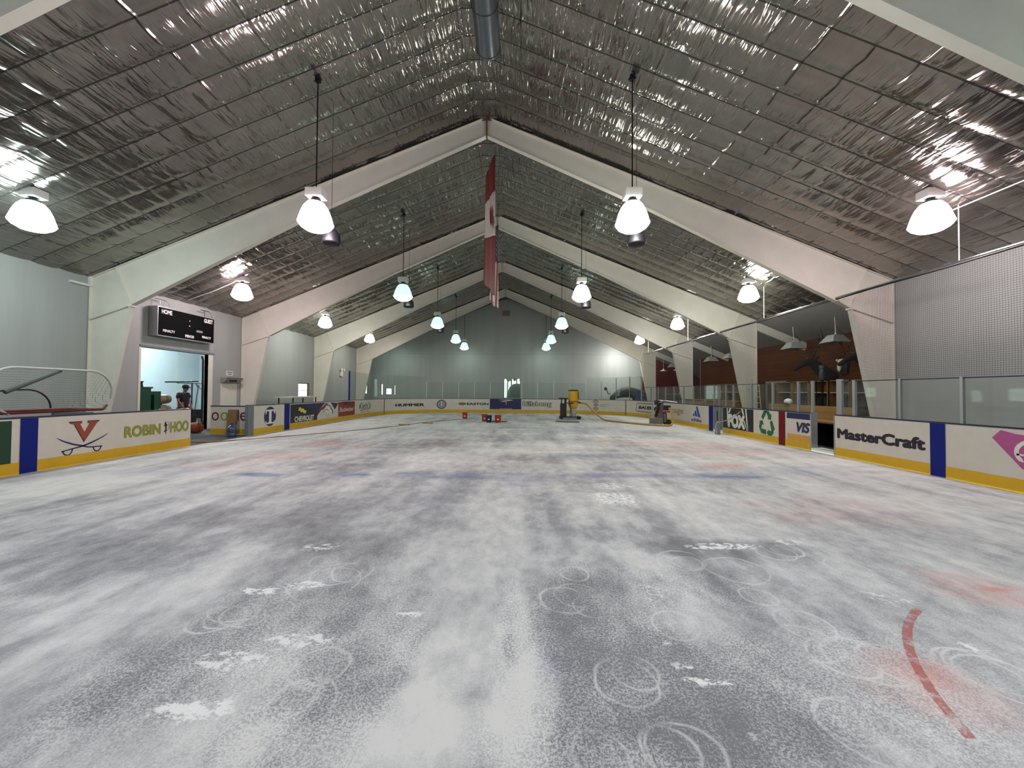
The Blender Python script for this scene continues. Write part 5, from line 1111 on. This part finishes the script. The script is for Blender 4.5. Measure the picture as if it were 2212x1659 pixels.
# reflector hoods and enamel pendants in the lobby
M_hood=mat('reflector_hood','a8aaa4',.35,.2,.08); M_hoodw=mat('reflector_inner','d8dad6',.4)
def czl(x): return EZ+.02-SR*(x-WR)
HP=[(11.9,14.28),(11.9,16.42),(11.9,21.14),(11.9,23.29),(11.9,28.9)]
for k,(x,y) in enumerate(HP):
    z=3.65; t=thing('square_pendant','unlit grey square hood lamp in the lobby, %s from the nearest frame'%ORD[k+1],'lamp',(x,y,z),'square hood lamps in the lobby')
    w1,w2,h=.16,.33,.14
    v=[(x+sx_*w1,y+sy_*w1,z+h) for sx_,sy_ in ((-1,-1),(1,-1),(1,1),(-1,1))]+[(x+sx_*w2,y+sy_*w2,z-h) for sx_,sy_ in ((-1,-1),(1,-1),(1,1),(-1,1))]
    b=MB(); b.add(v,[(0,1,2,3),(0,4,5,1),(1,5,6,2),(2,6,7,3),(3,7,4,0)]); o=b.build('hood',M_hood,t,smooth=False); pass
    b=MB(); b.box(x-w2+.03,x+w2-.03,y-w2+.03,y+w2-.03,z-h+.01,z-h+.02); b.build('diffuser',M_dark,t,smooth=False)
    b=MB(); b.ball((x-.05,y-.1,z+h+.03),.035,8,6); b.tube([(x,y,z+h),(x+.03,y,z+h+.15),(x,y,czl(x))],.012,6); b.build('cord',M_offwhite,t)
for k,(x,y) in enumerate(((11.9,30.8),(11.9,28.3))):
    if k: x,y=12.5,29.6
    z=3.37; t=thing('enamel_pendant','unlit white enamel shade lamp over the far lobby, %s the red wall'%('nearest','in front of')[k],'lamp',(x,y,z),'enamel shade lamps in the far lobby')
    b=MB(); b.lathe([(.03,.16),(.05,.08),(.12,.04),(.26,-.03),(.27,-.05),(.25,-.045),(.10,.02),(.001,.03)],(x,y,z),20); b.build('shade',M_hoodw,t); b=MB(); b.tube([(x,y,z+.16),(x,y,czl(x))],.01,6); b.build('stem',M_offwhite,t)
# ---- mounted heads on the wood wall
M_fur=mat('dark_brown_fur','0a0603',.9,0,.35,14,bump=.6); M_ant=mat('antler','3a2410',.6,0,.25,6); M_bone=mat('bone','d6cdb8',.6,0,.08)
def antler(b,base,s,sy,tines=5):
    base=Vector(base); pts=[base+Vector(p)*s for p in ((0,0,0),(-.05,.18*sy,.12),(-.12,.38*sy,.30),(-.05,.48*sy,.55),(.05,.46*sy,.78))]
    b.tube(smooth(pts,5),[.032*s]*7+[.026*s]*7+[.018*s]*7,7)
    for k in range(tines):
        p=smooth(pts,5)[3+k*4 if 3+k*4<21 else 20]; d=Vector((-.16,.10*sy,.10+.05*k))*s; b.tube([p,p+d*.6,p+d+Vector((0,0,.06*s))],[.018*s,.014*s,.004*s],6)
def mount(x,y,z,s,label,name='mounted_elk_head'):
    t=thing(name,label,'mounted head',(LX,y,z),None)
    nd=[((LX-.02,y,z-.45*s),.30*s),((LX-.3*s,y,z-.30*s),.27*s),((LX-.62*s,y,z+.0*s),.20*s),((LX-.85*s,y,z+.18*s),.15*s),((LX-1.05*s,y-.02,z+.16*s),.135*s),((LX-1.3*s,y-.03,z+.02*s),.095*s),((LX-1.5*s,y-.04,z-.10*s),.08*s),((LX-1.56*s,y-.04,z-.14*s),.05*s)]
    skin('head_and_neck',nd,[(k,k+1) for k in range(7)],M_fur,t)
    for sg in (1,-1):
        b=MB(); b.ball((LX-.82*s,y+.22*s*sg,z+.30*s),(.04*s,.13*s,.05*s),10,6,Matrix.Rotation(.5*sg,3,'X')); b.build('ear',M_fur,t)
        b=MB(); antler(b,(LX-.88*s,y+.07*s*sg,z+.30*s),1.0*s,sg); b.build('antler',M_ant,t)
    b=MB()
    for sg in (1,-1): b.ball((LX-1.1*s,y+.115*s*sg,z+.18*s),.018*s,8,6)
    b.build('eyes',M_black,t)
mount(LX,15.7,2.70,1.1,'dark elk head with branching antlers mounted on the wood wall, left of the skull')
mount(LX,13.7,2.75,1.0,'dark elk head on the wood wall, partly hidden by the nearest column')
t=thing('mounted_skull','bleached skull with long dark antlers on the wood wall between two heads','mounted skull',(LX,15.15,2.7))
b=MB(); b.ball((LX-.20,15.15,2.86),(.10,.11,.12),12,8); b.ball((LX-.26,15.15,2.66),(.07,.075,.2),12,8); b.ball((LX-.24,15.03,2.93),(.05,.04,.05),8,6); b.ball((LX-.24,15.27,2.93),(.05,.04,.05),8,6); b.build('skull',M_bone,t)
b=MB(); b.prism([(15.0,2.4),(15.3,2.4),(15.36,2.8),(15.15,3.0),(14.94,2.8)],lambda u,v,h:(h,u,v),LX-.12,LX); b.build('plaque',mat('dark_plaque','2a160c',.5),t)
b=MB()
for sg in (1,-1):
    p0=Vector((LX-.2,15.15+.06*sg,2.95)); pts=[p0,p0+Vector((-.05,.2*sg,.25)),p0+Vector((-.15,.5*sg,.4)),p0+Vector((-.2,.75*sg,.75))]; b.tube(smooth(pts,5),[.028]*8+[.014]*8,7)
    for q_ in pts[1:]: b.tube([q_,q_+Vector((-.12,.03*sg,.2))],[.016,.004],6)
b.build('antlers',mat('antler_dark','3a1c10',.6,0,.2),t)
# ---- far lobby: dark bull figure, table, chair, jersey
t=thing('bull_figure','large dark bull figure with raised tail behind the right corner glass','animal figure',(8.9,30.4,0))
y=30.4
nd=[((7.75,y,1.42),.30),((8.3,y,1.55),.40),((9.0,y,1.66),.50),((9.6,y,1.62),.46),((10.1,y,1.45),.30),((10.45,y,1.2),.2),((10.7,y,1.0),.12),
    ((7.7,y+.22,1.0),.17),((7.62,y+.22,.55),.08),((7.7,y+.22,.05),.07),((7.7,y-.22,1.0),.17),((7.58,y-.22,.55),.08),((7.66,y-.22,.05),.07),
    ((9.5,y+.24,1.0),.15),((9.45,y+.24,.5),.08),((9.5,y+.24,.05),.07),((9.5,y-.24,1.0),.15),((9.5,y-.24,.5),.08),((9.55,y-.24,.05),.07)]
ed=[(0,1),(1,2),(2,3),(3,4),(4,5),(5,6),(0,7),(7,8),(8,9),(0,10),(10,11),(11,12),(3,13),(13,14),(14,15),(3,16),(16,17),(17,18)]
M_bull=mat('bull_dark','15130f',.7,0,.3,8,bump=.4); skin('body',nd,ed,M_bull,t)
b=MB(); b.tube(smooth([(7.55,y,1.5),(7.35,y,1.45),(7.30,y,1.62),(7.22,y,1.78),(7.12,y,1.82)],6),.035,6); b.ball((7.14,y,1.86),(.12,.06,.14),10,8); b.build('tail',M_bull,t)
b=MB(); b.tube(smooth([(10.4,y-.15,1.38),(10.5,y-.4,1.45),(10.6,y-.45,1.65)],5),.03,6); b.tube(smooth([(10.4,y+.15,1.38),(10.5,y+.4,1.45),(10.6,y+.45,1.65)],5),.03,6); b.build('horns',M_bone,t)
t=thing('glass_table','round glass-topped table in the far lobby','table',(11.6,28.2,0)); b=MB(); b.lathe([(.001,1.46),(.9,1.46),(.92,1.475),(.9,1.49),(.001,1.49)],(11.9,28.2,0),28); b.build('table_top',mat('pale_glass_top','9fb0aa',.15,0,.05),t)
b=MB(); b.lathe([(.35,0),(.33,.04),(.05,.08),(.05,1.45)],(11.9,28.2,0),16,caps=True); b.build('pedestal',M_dark,t)
for k,(x,yy) in enumerate(((11.0,25.2),(11.8,25.9))):
    t=thing('bar_stool','chrome stool with rounded back in the far lobby, %s the third column'%('nearer to','farther from')[k],'stool',(x,yy,0),'chrome stools in the far lobby')
    b=MB(); b.lathe([(.001,1.0),(.2,1.0),(.22,1.04),(.2,1.08),(.001,1.08)],(x,yy,0),18); b.build('seat',M_black,t)
    b=MB(); b.tube(smooth([(x-.2,yy,1.05),(x-.22,yy,1.6),(x,yy,1.75),(x+.22,yy,1.6),(x+.2,yy,1.05)],6),.018,6); b.tube([(x-.2,yy,1.3),(x+.2,yy,1.3)],.012,6); b.tube([(x-.2,yy,1.45),(x+.2,yy,1.45)],.012,6); b.build('back',M_chrome,t)
    for a in range(4):
        b=MB(); ca,sa=math.cos(a*PI/2+.78),math.sin(a*PI/2+.78); b.tube([(x+.14*ca,yy+.14*sa,1.0),(x+.24*ca,yy+.24*sa,0)],.014,6); b.build('leg',M_chrome,t)
t=thing('sports_jersey','blue sports jersey draped on a stand behind the right corner glass','jersey',(9.3,28.9,0))
b=MB(); b.prism([(9.05,.9),(9.55,.9),(9.58,1.35),(9.72,1.3),(9.76,1.42),(9.5,1.6),(9.38,1.58),(9.3,1.55),(9.22,1.58),(9.1,1.6),(8.84,1.42),(8.88,1.3),(9.02,1.35)],lambda u,v,h:(u,h,v),28.86,28.94); b.build('cloth',mat('jersey_blue','141c52',.8,0,.1),t)
b=MB(); b.tube([(9.3,28.9,0),(9.3,28.9,1.58)],.015,6); b.lathe([(.2,0),(.19,.02)],(9.3,28.9,0),14,caps=True); b.build('stand',M_dark,t)
